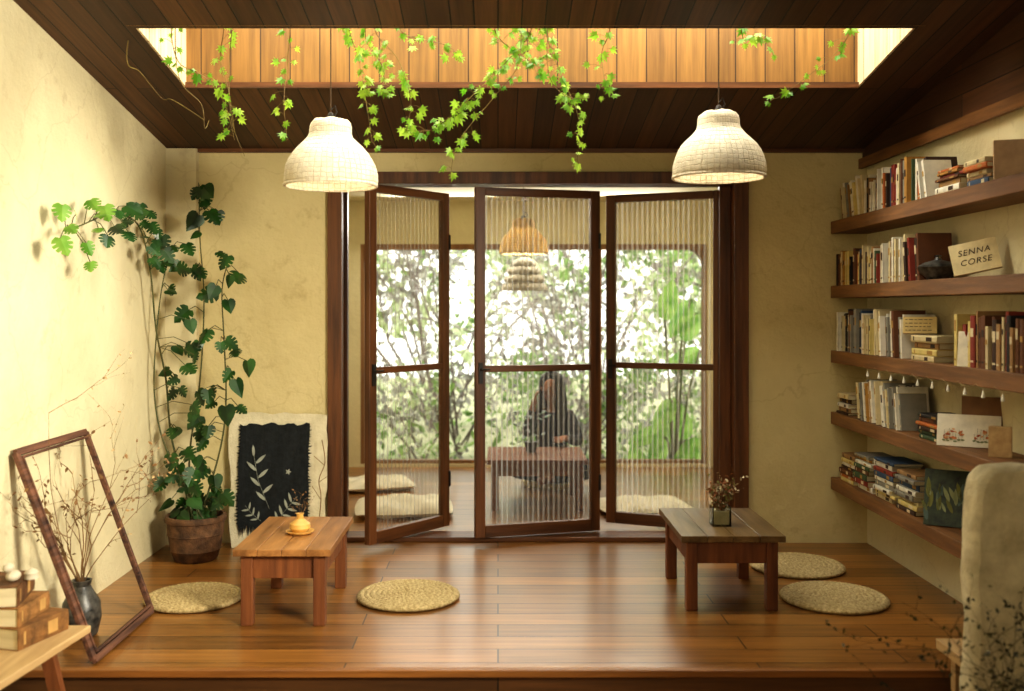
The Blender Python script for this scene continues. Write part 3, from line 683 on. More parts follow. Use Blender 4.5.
BW = [7,4,1.6,3,2.4,1.6,2.6,1.2,1,1.2,1.5,1.8,2]
def pick(ws=None):
    return R.choices(BC, ws or BW)[0]
def mkbook(x, y, z, t, h, d, rot, group, col=None, state='upright'):
    nm, c = col or pick(); band = R.choice([hx(60,40,24), hx(210,196,160), hx(170,134,70)])
    o = make(book_mesh(t, h, d, c, band), 'book', [plain(c), M['page'], plain(band)], loc=(x, y, z), rot=rot,
             label='%s book %s' % (nm, state), cat='book', group=group)
    return o
def run(z, ya, yb, group, hr=(.16,.235), tr=(.009,.032), lean=0, ws=None, where=''):
    y = ya
    while y > yb+.02:
        t = R.uniform(*tr); h = R.uniform(*hr); d = min(h*.72, .17)
        a = math.radians(lean+R.uniform(-.4,.4)) if lean else 0
        xo = 2.08+R.uniform(0,.04)
        if a: # leaning top toward +Y (back)
            mkbook(xo, y-t/2/math.cos(a), z+abs(math.sin(a))*t/2+.001, t*.97, h, d, (-a,0,0), group, pick(ws), 'leaning in a row on the %s' % where)
            y -= t/math.cos(a)+.001
        else:
            mkbook(xo, y-t/2, z+.0005, t*.97, h, d, (0,0,0), group, pick(ws), 'standing upright in a row on the %s' % where)
            y -= t
    return y
def stack(x, z, y, n, group, L=(.2,.26), t=(.012,.032), ws=None, where='', cols=None):
    zz = z
    for i in range(n):
        tt = R.uniform(*t); h = R.uniform(*L)
        mkbook(x+R.uniform(0,.03), y-R.uniform(0,.04), zz+tt/2+.0005, tt, h, .16, (math.radians(90), 0, 0), group, cols[i] if cols else pick(ws), 'lying flat in a stack on the %s' % where)
        zz += tt+.0008
    return zz
ZS = [2.007, 1.607, 1.207, .826, .42]
for i, z in enumerate(ZS):
    make(MB().box(2.07, RX-.001, 3.2 if i < 4 else 3.8, WY-.035, z-.076, z), 'wall_shelf', M['shelf'], origin=(2.2, 5, z), bevel=.004,
         label='long thick brown wooden wall shelf holding books', cat='shelf', group='long wall shelves')
g = 'books on the top shelf'; w = 'top shelf'
def YP(px): return 2061.7/(px-498)
y = run(ZS[0], 6.08, YP(858), g, (.19,.24), lean=12, where=w, ws=[7,4,.5,.5,0,0,2,0,0,0,2,0,1])
y = run(ZS[0], y-.03, YP(915), g, (.17,.235), where=w)
y = run(ZS[0], y-.04, YP(924), g, (.18,.22), lean=14, where=w)
stack(2.085, ZS[0], YP(930), 6, g, where=w); stack(2.085, ZS[0], YP(957), 5, g, where=w, ws=[4,3,1,3,1,3,1,1,2,1,1,0,2], L=(.18,.22))
g = 'books on the second shelf'; w = 'second shelf'
y = run(ZS[1], 6.12, YP(878), g, (.16,.22), where=w, ws=[3,5,3,4,2,.5,1,.5,1,1,2,1,3])
y = run(ZS[1], y-.01, YP(900), g, (.2,.25), where=w, ws=[7,2,1,3,3,0,1,0,0,0,1,1,1])
y = run(ZS[1], y-.02, YP(914), g, (.2,.24), lean=6, where=w, ws=[0,0,1,6,5,0,0,0,1,0,0,0,3])
g = 'books on the third shelf'; w = 'third shelf'
y = run(ZS[2], 6.12, YP(872), g, (.19,.26), where=w, ws=[4,3,1,1,1,1.5,5,1,0,0,1,3,1])
y = run(ZS[2], y-.005, YP(900), g, (.2,.25), lean=5, where=w, ws=[9,2,.3,.3,0,0,3,0,0,0,1,0,.5])
stack(2.085, ZS[2], YP(906), 4, g, where=w, cols=[BC[1],BC[10],BC[12],BC[1]], t=(.028,.036), L=(.26,.3))
y = run(ZS[2], YP(947), YP(1016), g, (.18,.25), where=w, tr=(.014,.044), ws=[3,2,3,5,4,0,1,0,1,2,3,1,3])
g = 'books on the fourth shelf'; w = 'fourth shelf'
stack(2.085, ZS[3], 6.15, 5, g, (.18,.2), where=w, ws=[1,2,1,4,3,0,0,0,1,1,0,0,5])
y = run(ZS[3], 5.8, YP(896), g, (.19,.24), lean=9, where=w, ws=[9,3,.5,.5,0,.5,3,0,0,0,1,.5,.5])
stack(2.085, ZS[3], YP(912), 6, g, (.22,.28), (.012,.024), where=w, ws=[3,1,1,2,3,2,1,2,1,1,0,2,1])
g = 'books on the bottom shelf'; w = 'bottom shelf'
stack(2.085, ZS[4], 6.12, 7, g, (.2,.22), (.016,.032), where=w, ws=[4,2,1,2,2,2,1,1,1,1,1,1,2])
stack(2.085, ZS[4], 5.86, 8, g, (.2,.24), (.016,.036), where=w, ws=[5,2,1,2,1,3,1,1,1,1,1,1,1])
stack(2.085, ZS[4], 5.58, 9, g, (.22,.27), (.016,.032), where=w, ws=[5,1,1,3,3,2,1,1,2,1,1,1,1])
stack(2.085, ZS[4], 5.26, 8, g, (.22,.24), (.016,.032), where=w, ws=[5,1,1,3,3,2,1,1,2,1,1,1,1])

def card(px, z, w, h, t, yaw, lean, mat, name, label, cat, X=2.17, roll=0):
    Y = F*X/(px-498)
    b = MB().box(-w/2, w/2, 0, t, 0, h)
    return make(b, name, mat, loc=(X, Y, z+.001+t*math.sin(math.radians(lean))+abs(math.sin(math.radians(roll)))*w/2), rot=Euler((math.radians(-lean), math.radians(roll), math.radians(yaw))), bevel=.001, label=label, cat=cat)
def text(parent, s, size, x, y, z, mat):
    cu = bpy.data.curves.new('lettering_curve', 'FONT'); cu.body = s; cu.size = size; cu.extrude = .0005; cu.align_x = 'CENTER'; cu.align_y = 'CENTER'; cu.shear = .25; cu.offset = -.0003; cu.space_character = 1.12
    t = bpy.data.objects.new('lettering_source', cu); COL.objects.link(t)
    dg = bpy.context.evaluated_depsgraph_get(); dg.update()
    me = bpy.data.meshes.new_from_object(t.evaluated_get(dg)); bpy.data.objects.remove(t)
    me.materials.clear(); me.materials.append(mat)
    o = bpy.data.objects.new('lettering', me); COL.objects.link(o)
    o.parent = parent; o.location = (x, y, z); o.rotation_euler = (math.radians(90), 0, 0)
dk = plain(hx(50,34,22))
o = card(978, ZS[1], .2, .15, .02, -28, 18, [plain(hx(214,196,150))], 'lettered_book', 'cream book with brown hand lettering on the cover', 'book', roll=-12)
text(o, 'SENNA', .04, 0, -.001, .1, dk); text(o, 'CORSE', .04, 0, -.001, .052, dk)
# lidded dark bowl
X, Y = 2.18, F*2.18/(938-498)
make(MB().lathe([(.001,0),(.05,0),(.055,.012),(.085,.04),(.095,.062),(.098,.066),(.09,.07),(.09,.074),(.06,.09),(.02,.1),(.012,.115),(.018,.122),(.001,.126)], (X,Y,ZS[1]), 30), 'lidded_bowl', M['vase'], origin=(X,Y,ZS[1]), smooth=True, label='dark glazed lidded bowl on the second shelf', cat='bowl')
o = card(920, ZS[2]+.13, .16, .085, .03, -25, 4, [plain(hx(214,190,130))], 'pale_box', 'pale yellow box with small handwritten notes, atop books', 'box', X=2.16)
b = MB()
for r_ in range(4):
    x = -.07
    while x < .055:
        l = R.uniform(.008,.022); b.box(x, x+l, -.0012, 0, .015+r_*.018, .018+r_*.018); x += l+.006
make(b, 'handwriting', dk, parent=o)
o = card(967, ZS[2], .085, .16, .003, -38, 12, [plain(hx(230,222,200))], 'greeting_card', 'white card with a small red heart, leaning on books', 'card', X=2.03+.06)
make(MB().ell((.01,-.001,.09),(.012,.001,.012)), 'heart', plain(hx(190,50,40)), parent=o)
def checker(name, cs, sc):
    m, nt, bb = newmat(name); tc = N(nt,'ShaderNodeTexCoord'); v = N(nt,'ShaderNodeTexVoronoi', Scale=sc); cr = N(nt,'ShaderNodeValToRGB')
    nt.links.new(tc.outputs['Object'], v.inputs['Vector']); sx = N(nt,'ShaderNodeSeparateColor'); nt.links.new(v.outputs['Color'], sx.inputs[0]); nt.links.new(sx.outputs[0], cr.inputs['Fac'])
    cr.color_ramp.interpolation = 'CONSTANT'; cr.color_ramp.elements[0].color = c4(cs[0]); cr.color_ramp.elements[1].position = .8; cr.color_ramp.elements[1].color = c4(cs[-1])
    for i, c in enumerate(cs[1:-1]): el = cr.color_ramp.elements.new(.8*(i+1)/(len(cs)-1)); el.color = c4(c)
    nt.links.new(cr.outputs[0], bb.inputs['Base Color']); bb.inputs['Roughness'].default_value = .6
    return m
card(902, ZS[3], .17, .23, .012, -30, 12, [checker('bw_pattern',[hx(40,38,36),hx(200,190,170),hx(110,104,96)],110)], 'patterned_book', 'black and white patterned book facing out', 'book', X=2.16)
o = card(968, ZS[3], .27, .15, .006, -32, 14, [plain(hx(232,225,206))], 'picture_card', 'white card with loose reddish sketches of buildings', 'picture', X=2.17)
b = MB()
for (xa, s) in ((-.12, 0), (.01, 1)):
    for k in range(16):  # loose brush dabs piled into a low roofline
        x = xa+.008+R.random()*.09; z = .035+R.random()*.05*(1-abs((x-xa-.055)/.07))
        l = R.uniform(.012,.026); an = R.uniform(-.7,.7)
        b.leaf((x, -.0011-k*.00004, z), (math.cos(an), 0, math.sin(an)), (0,-1,0), l, OVAL, 0, R.randrange(3))
    for k in range(7):
        x = xa+.015+k*.013; b.tube([(x,-.0015,.035),(x+R.uniform(-.003,.003),-.0015,.035+R.uniform(.02,.055))], .0006, 4, 3)
    for k in range(6): b.leaf((xa+.008+k*.016, -.0016, R.uniform(.02,.034)), (1,0,R.uniform(-.3,.3)), (0,-1,0), .018, OVAL, 0, 4)
make(b, 'printed_picture', [plain(hx(206,130,80)), plain(hx(220,170,120)), plain(hx(170,90,56)), plain(hx(80,56,40)), plain(hx(130,136,96))], parent=o)
card(1000, ZS[3], .09, .13, .05, -30, 0, [M['pale']], 'wooden_box', 'small pale wooden box on the fourth shelf', 'box', X=2.16)
card(985, ZS[3]+.001, .2, .23, .02, -30, 8, [plain(hx(130,94,60))], 'brown_book', 'brown book standing face out behind the card', 'book', X=2.24)
o = card(948, ZS[4], .22, .27, .015, -30, 16, [noisy('photo_cover',hx(22,30,34),hx(70,84,60),scale=20,rough=.4,bump=0)], 'picture_book', 'dark picture book with pale grasses on its cover, face out', 'book', X=2.15)
b = MB()
for i in range(30):
    x = -.1+.2*R.random(); z = R.uniform(.01,.17); h = R.uniform(.04,.09)
    b.leaf((x, -.0012, z), (R.uniform(-.5,.5), 0, 1), (0,-1,0), h, LONG, 0, R.randrange(3))
make(b, 'cover_print', [plain(hx(150,158,116)), plain(hx(90,110,104)), plain(hx(120,120,60))], parent=o)
card(1010, ZS[0], .12, .17, .03, -20, 5, [plain(hx(190,160,128))], 'pink_book', 'pale pink book standing face out on the top shelf', 'book', X=2.15)
# garland
e = empty('garland', (2.069, 5, ZS[2]-.095), 'string garland of small white drops below a shelf', 'garland')
pts = []; drops = []
ya, yb = YP(864), YP(1016); nseg = 10
for s in range(nseg):
    for i in range(7):
        t = (s+i/6)/nseg; yy = ya+(yb-ya)*t; zz = ZS[2]-.066-.02*math.sin(math.pi*i/6)
        pts.append((2.0685, yy, zz))
        if i in (3,): drops.append((2.06, yy, zz))
make(MB().tube(pts, .001, 4), 'string', M['string'], parent=e)
for dpt in drops:
    make(MB().lathe([(.0005,0),(.0022,-.006),(.0075,-.024),(.008,-.032),(.0005,-.034)], dpt, 10), 'drop', M['white'], parent=e, smooth=True)

# stack of old volumes on bench
zz = .2
for i, (tt, c, L_) in enumerate(((.08,('brown',hx(140,98,52)),.27),(.07,('tan',hx(164,118,66)),.24),(.075,('brown',hx(112,74,40)),.25))):
    make(book_mesh(tt, L_, .19, c[1], hx(190,150,90)), 'book', [noisy('old_cover_%d' % i, mul(c[1],.45), mul(c[1],1.15), scale=18, rough=.8, bump=.4), M['page'], plain(hx(190,150,90))], loc=(-1.775-.01*i, 3.68+.02*i, zz+tt/2), rot=(math.radians(90), 0, math.radians(180+14*i-16)), label='thick old %s book lying in a stack on the bench' % c[0], cat='book', group='old volumes on the bench')
    zz += tt+.001
sh = MB().ell((-1.85, 3.8, zz+.02), (.026,.034,.02)).ell((-1.865, 3.79, zz+.052), (.02,.024,.018)).lathe([(.026,.0),(.022,.012),(.026,.022),(.018,.032),(.001,.04)], (-1.80,3.84,zz), 12)
make(sh, 'white_shells', plain(hx(206,196,172)), origin=(-1.85,3.8,zz), smooth=True, label='white shell ornament on top of old books', cat='ornament')

# ---------------------------------------------------------------- plaster half pillar
x0, x1, zt = 1.685, 2.30, .905
pts2 = [(x0-.01,-.3),(x0+.006,-.1),(x0-.006,.1),(x0+.002,.2),(x0+.01,.35),(x0-.002,.5),(x0+.008,.6),(x0+.006,.7),(x0+.012,.76)] + [(x0+.012+.07*(1-math.cos(a)), .78+.125*math.sin(a)) for a in [math.pi/2*i/8 for i in range(1,9)]] + [(1.86,.912),(1.95,.9),(2.05,.906),(x1,.88),(x1,-.3)]
vs = []; fs = []; n = len(pts2)
YY = (3.53, 3.54, 3.56, 3.61, 3.64, 3.655)
for q_, yy in enumerate(YY):
    ins = (.02, .006, 0, 0, .006, .02)[q_]
    for (a, c) in pts2: vs.append((a+(ins if a < 2 else 0)+R.uniform(-.004,.004)*(a < 2.2), yy, c-(ins if c > .5 else 0)))
for r_ in range(len(YY)-1):
    for i in range(n): j = (i+1) % n; fs.append((r_*n+i, r_*n+j, (r_+1)*n+j, (r_+1)*n+i))
fs.append(list(range(n))); fs.append(list(range((len(YY)-1)*n, len(YY)*n))[::-1])
make(MB().add(vs, fs), 'plaster_half_wall', M['stone'], origin=(1.95,3.53,-.3), smooth=True, ang=50, label='rough cream plaster half wall with rounded top', cat='partition')
# wooden stool beside it
make(MB().box(1.75,2.2,3.68,3.98,.11,.15).box(1.8,1.84,3.7,3.74,-.3,.11).box(1.8,1.84,3.92,3.96,-.3,.11).box(2.14,2.18,3.7,3.74,-.3,.11).box(2.14,2.18,3.92,3.96,-.3,.11), 'side_stool', M['pale'], origin=(2,3.8,-.3), bevel=.003, label='small pale wooden stool behind the half wall', cat='stool')
# dried plant in front of pillar
X, Y = 1.62, 3.2
e = empty('potted_dry_plant', (X, Y, -.3), 'dark dry leafy plant in front of the plaster half wall', 'plant')
make(MB().lathe([(.001,0),(.08,0),(.12,.1),(.13,.24),(.11,.25),(.1,.22),(.001,.22)], (X,Y,-.3), 28), 'pot', M['pot'], parent=e, smooth=True)
b = MB()
for i in range(12):
    a = R.uniform(0, 6.28); twigs(b, (X, Y, -.1), (.12*math.cos(a)+.02, .06*math.sin(a)-.03, 1), R.uniform(.34,.54), .0026, 2, 0, (1,(.012,.024),.6))
for v in b.v: v.y = min(v.y, 3.5)
make(b, 'dry_foliage', [M['dkstem'], leafmat('dull_leaf', hx(40,46,26), hx(80,76,46), .1)], parent=e)

# ---------------------------------------------------------------- table objects
X, Y = PX(300,4.9), 4.9
Z = .36
e = empty('ochre_incense_pot', (X,Y,Z), 'small ochre ceramic pot on saucer with thin dried sprigs', 'pot')
make(MB().lathe([(.001,0),(.05,0),(.068,.012),(.07,.016),(.05,.012),(.001,.01)], (X,Y,Z), 28), 'saucer', M['ochre'], parent=e, smooth=True)
make(MB().lathe([(.001,.012),(.035,.012),(.052,.03),(.05,.05),(.028,.066),(.018,.074),(.016,.092),(.02,.1),(.012,.1),(.001,.06)], (X,Y,Z), 28), 'pot_body', M['ochre'], parent=e, smooth=True)
b = MB()
for i in range(5): twigs(b, (X,Y,Z+.07), (R.uniform(-.5,.5),R.uniform(-.3,.3),1), R.uniform(.08,.13), .0012, 1, 0, (0,(.01,.016),.4))
make(b, 'dried_sprigs', M['twig'], parent=e)
X, Y = PX(720,5.05), 5.05; Z = .37
e = empty('glass_jar_of_dried_flowers', (X,Y,Z), 'square glass jar holding short dried flowers on dark table', 'jar')
make(MB().box(X-.046,X+.046,Y-.046,Y+.046,Z,Z+.008).box(X-.046,X-.042,Y-.046,Y+.046,Z,Z+.1).box(X+.042,X+.046,Y-.046,Y+.046,Z,Z+.1).box(X-.046,X+.046,Y-.046,Y-.042,Z,Z+.1).box(X-.046,X+.046,Y+.042,Y+.046,Z,Z+.1), 'glass_jar', clearglass('jar_glass',(.94,.95,.9)), parent=e)
b = MB().box(X-.038,X+.038,Y-.038,Y+.038,Z+.01,Z+.075, 2)
for i in range(24): twigs(b, (X+R.uniform(-.02,.02),Y+R.uniform(-.02,.02),Z+.07), (R.uniform(-.3,.3),R.uniform(-.4,.4),1), R.uniform(.08,.15), .0018, 1, 0, (R.choice([1,3,2]),(.014,.026),.9))
make(b, 'dried_flowers', [M['twig'], plain(hx(120,116,64)), plain(hx(204,192,158)), plain(hx(160,110,80))], parent=e)
X, Y = PX(531,7.6), 7.6; Z = .37
e = empty('potted_houseplant', (X,Y,Z), 'small leafy houseplant in dark pot on low table', 'plant')
make(MB().lathe([(.001,0),(.035,0),(.05,.07),(.055,.08),(.045,.08),(.001,.07)], (X,Y,Z), 24), 'pot', M['black'], parent=e, smooth=True)
b = MB()
for i in range(22):
    a = R.uniform(0,6.28); q = Vector((X+.1*math.cos(a)*R.random(), Y+.08*math.sin(a)*R.random(), Z+R.uniform(.12,.32)))
    b.tube([(X,Y,Z+.07), (q+Vector((X,Y,Z+.1)))/2, q], .0015, 4); b.leaf(q, (math.cos(a),math.sin(a),R.uniform(-.5,.6)), (0,-.6,1), R.uniform(.04,.07), OVAL, .2)
make(b, 'foliage', M['mon'], parent=e)

# linen floor cushions in back room
def pad(px, py, w, d, h, rz, label):
    Y = F*CZ/(py-308); X = PX(px, Y); vs = []; fs = []; n = 20
    for i in range(n+1):
        for j in range(n+1):
            u = 2*i/n-1; v = 2*j/n-1; e_ = (1-abs(u)**4)*(1-abs(v)**4)
            vs.append((u*w/2*(1-.05*v*v), v*d/2*(1-.05*u*u), h/2+h/2*e_**.5+.012*math.sin(7*u+3*v)*e_+.006*math.sin(15*u-9*v)*e_))
    off = len(vs); vs2 = [(x, y, h-z if h-z > 0 else 0) for x, y, z in vs]
    for i in range(n):
        for j in range(n): a = i*(n+1)+j; fs.append((a, a+n+1, a+n+2, a+1)); fs.append((a+off, a+1+off, a+n+2+off, a+n+1+off))
    make(MB().add(vs+vs2, fs), 'linen_floor_cushion', M['linen'], loc=(X,Y,.0), rot=(0,0,rz), smooth=True, label=label, cat='cushion', group='linen floor cushions')
pad(404, 512, .7, .62, .09, .1, 'pale square floor cushion behind the open doors')
pad(642, 510, .68, .55, .07, .15, 'pale square floor cushion near the window')
pad(376, 488, .6, .5, .08, .3, 'thick pale square floor cushion by the window')

# ---------------------------------------------------------------- person
pxx, pyy = PX(552, 8.3), 8.3
SC = 1.05
def PP(x, y, z): return (pxx+x*SC, pyy+y*SC, z*SC)
def skin(name, nodes, edges, mat, parent, root, sub=2):
    me = bpy.data.meshes.new(name); o0 = ORG[parent.name] if parent else Vector((pxx,pyy,0))
    keys = list(nodes); ix = {k: i for i, k in enumerate(keys)}
    me.from_pydata([tuple(Vector(PP(*nodes[k][:3]))-o0) for k in keys], [(ix[a], ix[b_]) for a, b_ in edges], [])
    o = bpy.data.objects.new(name, me); COL.objects.link(o); me.materials.append(mat)
    if parent: o.parent = parent
    else: o.location = o0; ORG[o.name] = o0
    md = o.modifiers.new('skin', 'SKIN'); md.use_smooth_shade = True
    for k in keys:
        sv = me.skin_vertices[0].data[ix[k]]; r = nodes[k][3]*SC
        r2 = nodes[k][4]*SC if len(nodes[k]) > 4 else r
        sv.radius = (r, r2); sv.use_root = (k == root)
    ms = o.modifiers.new('sub', 'SUBSURF'); ms.levels = sub; ms.render_levels = sub
    return o
# head slightly turned and bowed toward the raised hand
nd = {'pel': (0,0,.17,.12), 'sp': (0,0,.32,.10), 'ch': (0,-.01,.47,.115), 'nb': (0,-.02,.58,.055), 'nk': (0,-.03,.64,.042),
      'jaw': (-.02,-.06,.70,.056), 'hd': (-.005,-.055,.775,.082), 'top': (.005,-.04,.845,.06), 'nose': (-.06,-.13,.75,.012)}
ed = [('pel','sp'),('sp','ch'),('ch','nb'),('nb','nk'),('nk','jaw'),('jaw','hd'),('hd','top'),('hd','nose')]
for s, nm in ((-1,'L'),(1,'R')):
    nd[nm+'sh'] = (s*.145,-.02,.54,.046)
    if s < 0: nd[nm+'el'] = (-.21,-.2,.42,.036); nd[nm+'wr'] = (-.16,-.24,.63,.024); hd_ = Vector((.22,.12,.9)).normalized(); side = Vector((0,-1,.1))
    else: nd[nm+'el'] = (.2,-.17,.36,.036); nd[nm+'wr'] = (.08,-.38,.42,.024); hd_ = Vector((-.5,-.85,-.05)).normalized(); side = Vector((-.7,.6,.1))
    w_ = Vector(nd[nm+'wr'][:3]); pm = w_+hd_*.045; nd[nm+'pm'] = (*pm, .03, .018)
    ed += [('ch',nm+'sh'),(nm+'sh',nm+'el'),(nm+'el',nm+'wr'),(nm+'wr',nm+'pm')]
    side = (side-hd_*side.dot(hd_)).normalized(); nr = hd_.cross(side)
    for i, ln in enumerate((.062,.072,.066,.052)):
        b0 = pm+side*(.027-.018*i)+hd_*.03; b1 = b0+hd_*ln*.55; b2 = b1+(hd_*.7+nr*.5)*ln*.5
        for kk, q in (('a',b0),('b',b1),('c',b2)): nd['%sf%d%s' % (nm,i,kk)] = (*q, .009 if kk != 'c' else .007)
        ed += [(nm+'pm','%sf%da' % (nm,i)),('%sf%da' % (nm,i),'%sf%db' % (nm,i)),('%sf%db' % (nm,i),'%sf%dc' % (nm,i))]
    tb = w_+hd_*.03+side*.03; tc_ = tb+side*.025+hd_*.02; td = tc_+hd_*.03
    nd[nm+'ta'] = (*tb,.011); nd[nm+'tb'] = (*tc_,.010); nd[nm+'tc'] = (*td,.008)
    ed += [(nm+'wr',nm+'ta'),(nm+'ta',nm+'tb'),(nm+'tb',nm+'tc')]
    nd[nm+'hp'] = (s*.1,-.02,.15,.09); nd[nm+'kn'] = (s*.31,-.24,.16,.065); nd[nm+'an'] = (-s*.03,-.3-.04*s,.1,.038); nd[nm+'ft'] = (-s*.14,-.33-.04*s,.085,.03)
    ed += [('pel',nm+'hp'),(nm+'hp',nm+'kn'),(nm+'kn',nm+'an'),(nm+'an',nm+'ft')]
person = skin('person', nd, ed, M['skin'], None, 'pel')
tag(person, 'person with long dark hair and dark clothes, seated cross-legged', 'person')
def sub(keys, grow):
    return {k: (*nd[k][:3], nd[k][3]+grow) for k in keys}
sk = ['pel','sp','ch','nb','Lsh','Rsh','Lel','Rel','Lwr','Rwr']
sn = sub(sk, .012); sn['pel'] = (0,0,.2,.14)
o = skin('dark_top', sn, [e_ for e_ in ed if e_[0] in sk and e_[1] in sk], M['clothg'], person, 'pel')
pk = ['pel','Lhp','Rhp','Lkn','Rkn','Lan','Ran']
skin('dark_trousers', sub(pk, .014), [e_ for e_ in ed if e_[0] in pk and e_[1] in pk], M['cloth'], person, 'pel')
# hair: cap and long fall
b = MB(); vs = []; fs = []; na = 28; nr = 16
for i in range(na+1):
    a = math.radians(-80+296*i/na)
    for j in range(nr+1):
        t = j/nr
        if t < .35:
            ph = t/.35*math.pi/2; r = .098*math.sin(ph); z = .795+.105*math.cos(ph)
        else:
            q = (t-.35)/.65; r = .098+.018*math.sin(q*2.4)+.008*math.sin(i*1.9)*q; z = .795-.42*q
        vs.append(PP(r*math.cos(a), -.035+r*1.12*math.sin(a)+.05*t, z))
for i in range(na):
    for j in range(nr): p_ = i*(nr+1)+j; fs.append((p_, p_+1, p_+nr+2, p_+nr+1))
make(b.add(vs, fs), 'hair', M['hair'], parent=person, smooth=True, ang=80, solid=.014)
for dx, dy in ((-.072,-.105), (-.025,-.133)):
    make(MB().ell(PP(dx,dy,.78), (.009,.006,.006), n=10, k=6), 'eye', M['black'], parent=person, smooth=True)
for s in (-1, 1):
    make(MB().ell(PP(s*.084,-.05+.02*s,.765), (.01,.02,.028), n=10, k=6), 'ear', M['skin'], parent=person, smooth=True)
make(MB().ell(PP(-.045,-.115,.712), (.018,.007,.006), n=10, k=6), 'mouth', plain(hx(120,66,56)), parent=person, smooth=True)
make(MB().lathe([(.001,0),(.24,0),(.26,.02),(.25,.045),(.001,.05)], (pxx,pyy-.02,0), 32), 'round_seat_cushion', M['straw'], origin=(pxx,pyy,0), smooth=True, label='round straw cushion under the seated person', cat='cushion')

# ---------------------------------------------------------------- garden
make(MB().box(-12, 12, BY+.15, 26, -.5, -.35), 'garden_ground', M['ground'], kind='structure')
def shrub(x, y, h, w, nl, mats, sz, label, name='garden_shrub', kind=None, zlo=-.3, pw=1.0, br=8, ncl=26, rb=.018):
    e = empty(name, (x, y, -.35), label, 'shrub', kind=kind); b = MB(); lv = MB()
    for i in range(br):
        a = R.uniform(0, 6.28); p = Vector((x+R.uniform(-.1,.1), y+R.uniform(-.1,.1), -.35)); d = Vector((.45*math.cos(a), .35*math.sin(a), 1))
        twigs(b, p, d, h*R.uniform(.7,1), rb, 3, up=.3)
    make(b, 'branches', M['bark'], parent=e)
    cl = [(x+R.gauss(0,.55)*w, y+R.gauss(0,.3)*w, zlo+h*R.random()**pw, R.uniform(.1,.26), R.randrange(len(mats))) for i in range(ncl)]
    for i in range(nl):
        cx, cy, cz, cr_, cm = R.choice(cl)
        p = Vector((cx+R.gauss(0,cr_), cy+R.gauss(0,cr_), max(-.3, cz+R.gauss(0,cr_*.7))))
        lv.leaf(p, (R.gauss(0,1), R.gauss(0,1), R.gauss(0,1)-.4), (R.gauss(0,1), R.gauss(0,1)-1, R.gauss(0,1)), R.uniform(*sz), OVAL, .2, cm if R.random() < .75 else R.randrange(len(mats)))
    make(lv, 'foliage', mats, parent=e)
G, Lp, Gr, Dk = M['bushg'], M['bushl'], M['bush'], M['bushd']
shrub(-1.9, 11.2, 3.0, 1.0, 850, [G, G, Gr], (.05,.1), 'grey-green shrub with thin branches outside the window')
shrub(-.5, 11.8, 3.2, 1.1, 800, [G, Lp, G], (.05,.1), 'twiggy pale garden shrub outside the window')
shrub(.8, 11.5, 3.1, 1.0, 850, [G, Lp, Gr], (.05,.1), 'twiggy pale garden shrub outside the window')
shrub(2.3, 11.6, 3.3, 1.0, 1800, [Gr, Lp, Gr, Dk], (.06,.13), 'green leafy garden shrub outside the window')
shrub(4.0, 12.5, 3.3, 1.2, 800, [Gr, Lp], (.06,.13), 'green leafy garden shrub outside the window')
shrub(-3.6, 12.8, 3.3, 1.3, 700, [Gr, Lp], (.06,.13), 'green leafy garden shrub outside the window')
for i, (xx, nn_) in enumerate(((-3.2, 1700), (-.9, 1700), (1.4, 1700), (3.6, 1800))):
    shrub(xx, 14.8, 4.2, 2.0, nn_, [G, Lp, Gr, G], (.1,.19), 'tall leafy tree with pale branches in the garden', name='garden_tree', ncl=44, rb=.035)
for i, xx in enumerate((-2.4, -.9, .8, 2.4)):
    shrub(xx, 10.9+.5*(i % 2), 1.1, 1.2, 900, [Gr, Lp, G if i < 2 else Gr, G], (.06,.13), 'low pale green shrub in front of the garden trees', pw=1.2, br=4)
def broad(x, y, specs):
    e = empty('broad_leaf_plant', (x, y, -.35), 'bright green broad-leaved plant outside the window', 'plant'); b = MB(); s = MB()
    for (a, c, da, dc, sz) in specs:
        p = P3(a, c, y+R.uniform(-.15,.15)); s.tube([(x, y, -.35), Vector(((x+p.x)/2, y, p.z*.6)), p], .012, 6)
        b.leaf(p, (da, R.uniform(-.2,.2), -dc), (R.uniform(-.7,.7), -1, R.uniform(-.3,.6)), sz, [(0,0),(.14,.04),(.22,.2),(.24,.42),(.17,.74),(0,1)], .35)
    make(s, 'stem', M['monstem'], parent=e); make(b, 'foliage', M['banana'], parent=e)
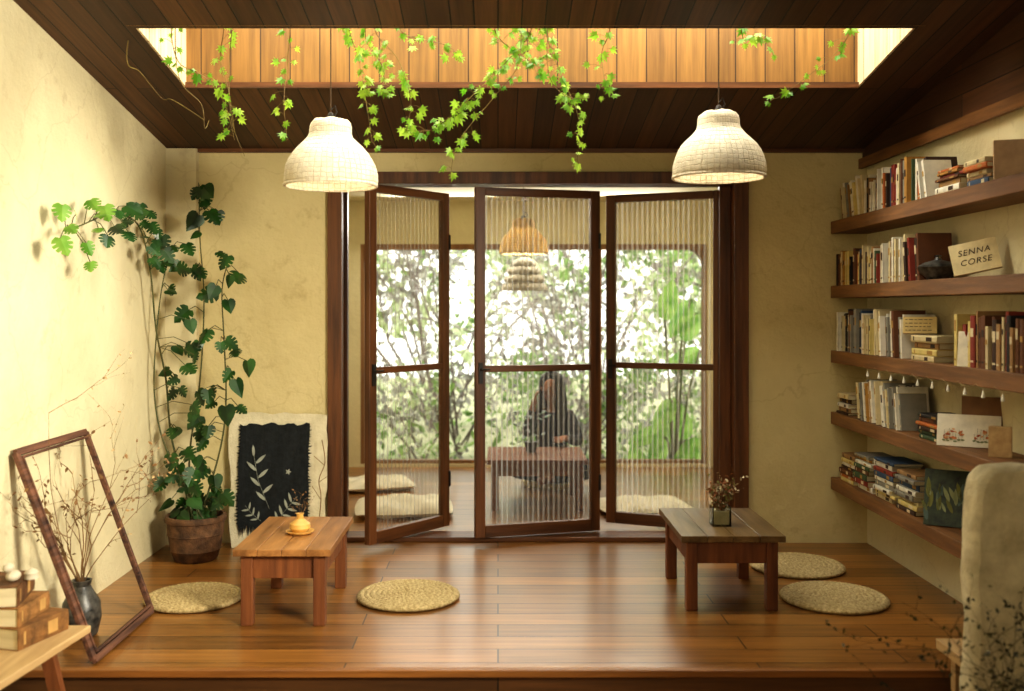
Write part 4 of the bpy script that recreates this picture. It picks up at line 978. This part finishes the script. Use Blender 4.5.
broad(1.75, 9.9, [(665,320,.2,-1,.42),(690,300,-.4,.7,.45),(700,350,-.8,.4,.42),(655,470,.3,-1,.5),(645,490,-.3,-1,.5),(685,440,-.3,-1,.45),(690,480,.3,-1,.5),(672,400,-.5,.9,.4),(700,440,-.8,.8,.4),(660,430,-.9,.4,.36),(682,340,.5,-.6,.36)])

# ---------------------------------------------------------------- lights, world, camera
w = bpy.data.worlds.new('World'); bpy.context.scene.world = w; w.use_nodes = True
bg = w.node_tree.nodes['Background']; bg.inputs[0].default_value = (1.0, .985, .94, 1); bg.inputs[1].default_value = 2.9
def area(loc, tgt, size, energy, col, sy=None):
    l = bpy.data.lights.new('area_light', 'AREA'); l.energy = energy; l.color = col; l.size = size
    if sy: l.shape = 'RECTANGLE'; l.size_y = sy
    o = bpy.data.objects.new('area_light', l); COL.objects.link(o); o.location = loc
    o.rotation_euler = (Vector(tgt)-Vector(loc)).to_track_quat('-Z', 'Y').to_euler(); return o
area((1.9, 1.8, 2.1), (-2.0, 4.5, 1.2), .8, 60, (1, .92, .75)).data.spread = math.radians(75)
area((0, -.6, 2.4), (.4, 6.2, .7), 2.2, 38, (1, .89, .67))
area(((SX0+SX1)/2, (SY0+SY1)/2, 3.34), ((SX0+SX1)/2, (SY0+SY1)/2+.05, 0), 3.3, 88, (1, .95, .8), .55)
area((.3, 8.9, 2.35), (.2, 6.2, .2), 2.6, 66, (1, .96, .87), .4)
s = bpy.data.lights.new('sun', 'SUN'); s.energy = 3.6; s.color = (1, .95, .84); s.angle = .03
so = bpy.data.objects.new('sun', s); COL.objects.link(so); so.rotation_euler = Vector((-.12, 1, -.95)).to_track_quat('-Z', 'Y').to_euler()

cam = bpy.data.cameras.new('camera'); cam.lens = 35; cam.sensor_width = 36; cam.clip_end = 200
cam.shift_x = 14/1024; cam.shift_y = -37.5/1024
cam.dof.use_dof = True; cam.dof.focus_distance = 5.3; cam.dof.aperture_fstop = 1.4
co = bpy.data.objects.new('camera', cam); COL.objects.link(co); co.location = (0,0,CZ); co.rotation_euler = (math.radians(90),0,0)
bpy.context.scene.camera = co
bpy.context.scene.view_settings.view_transform = 'Standard'
try: bpy.context.scene.view_settings.look = 'Medium High Contrast'
except Exception as ex_: print('look', ex_)
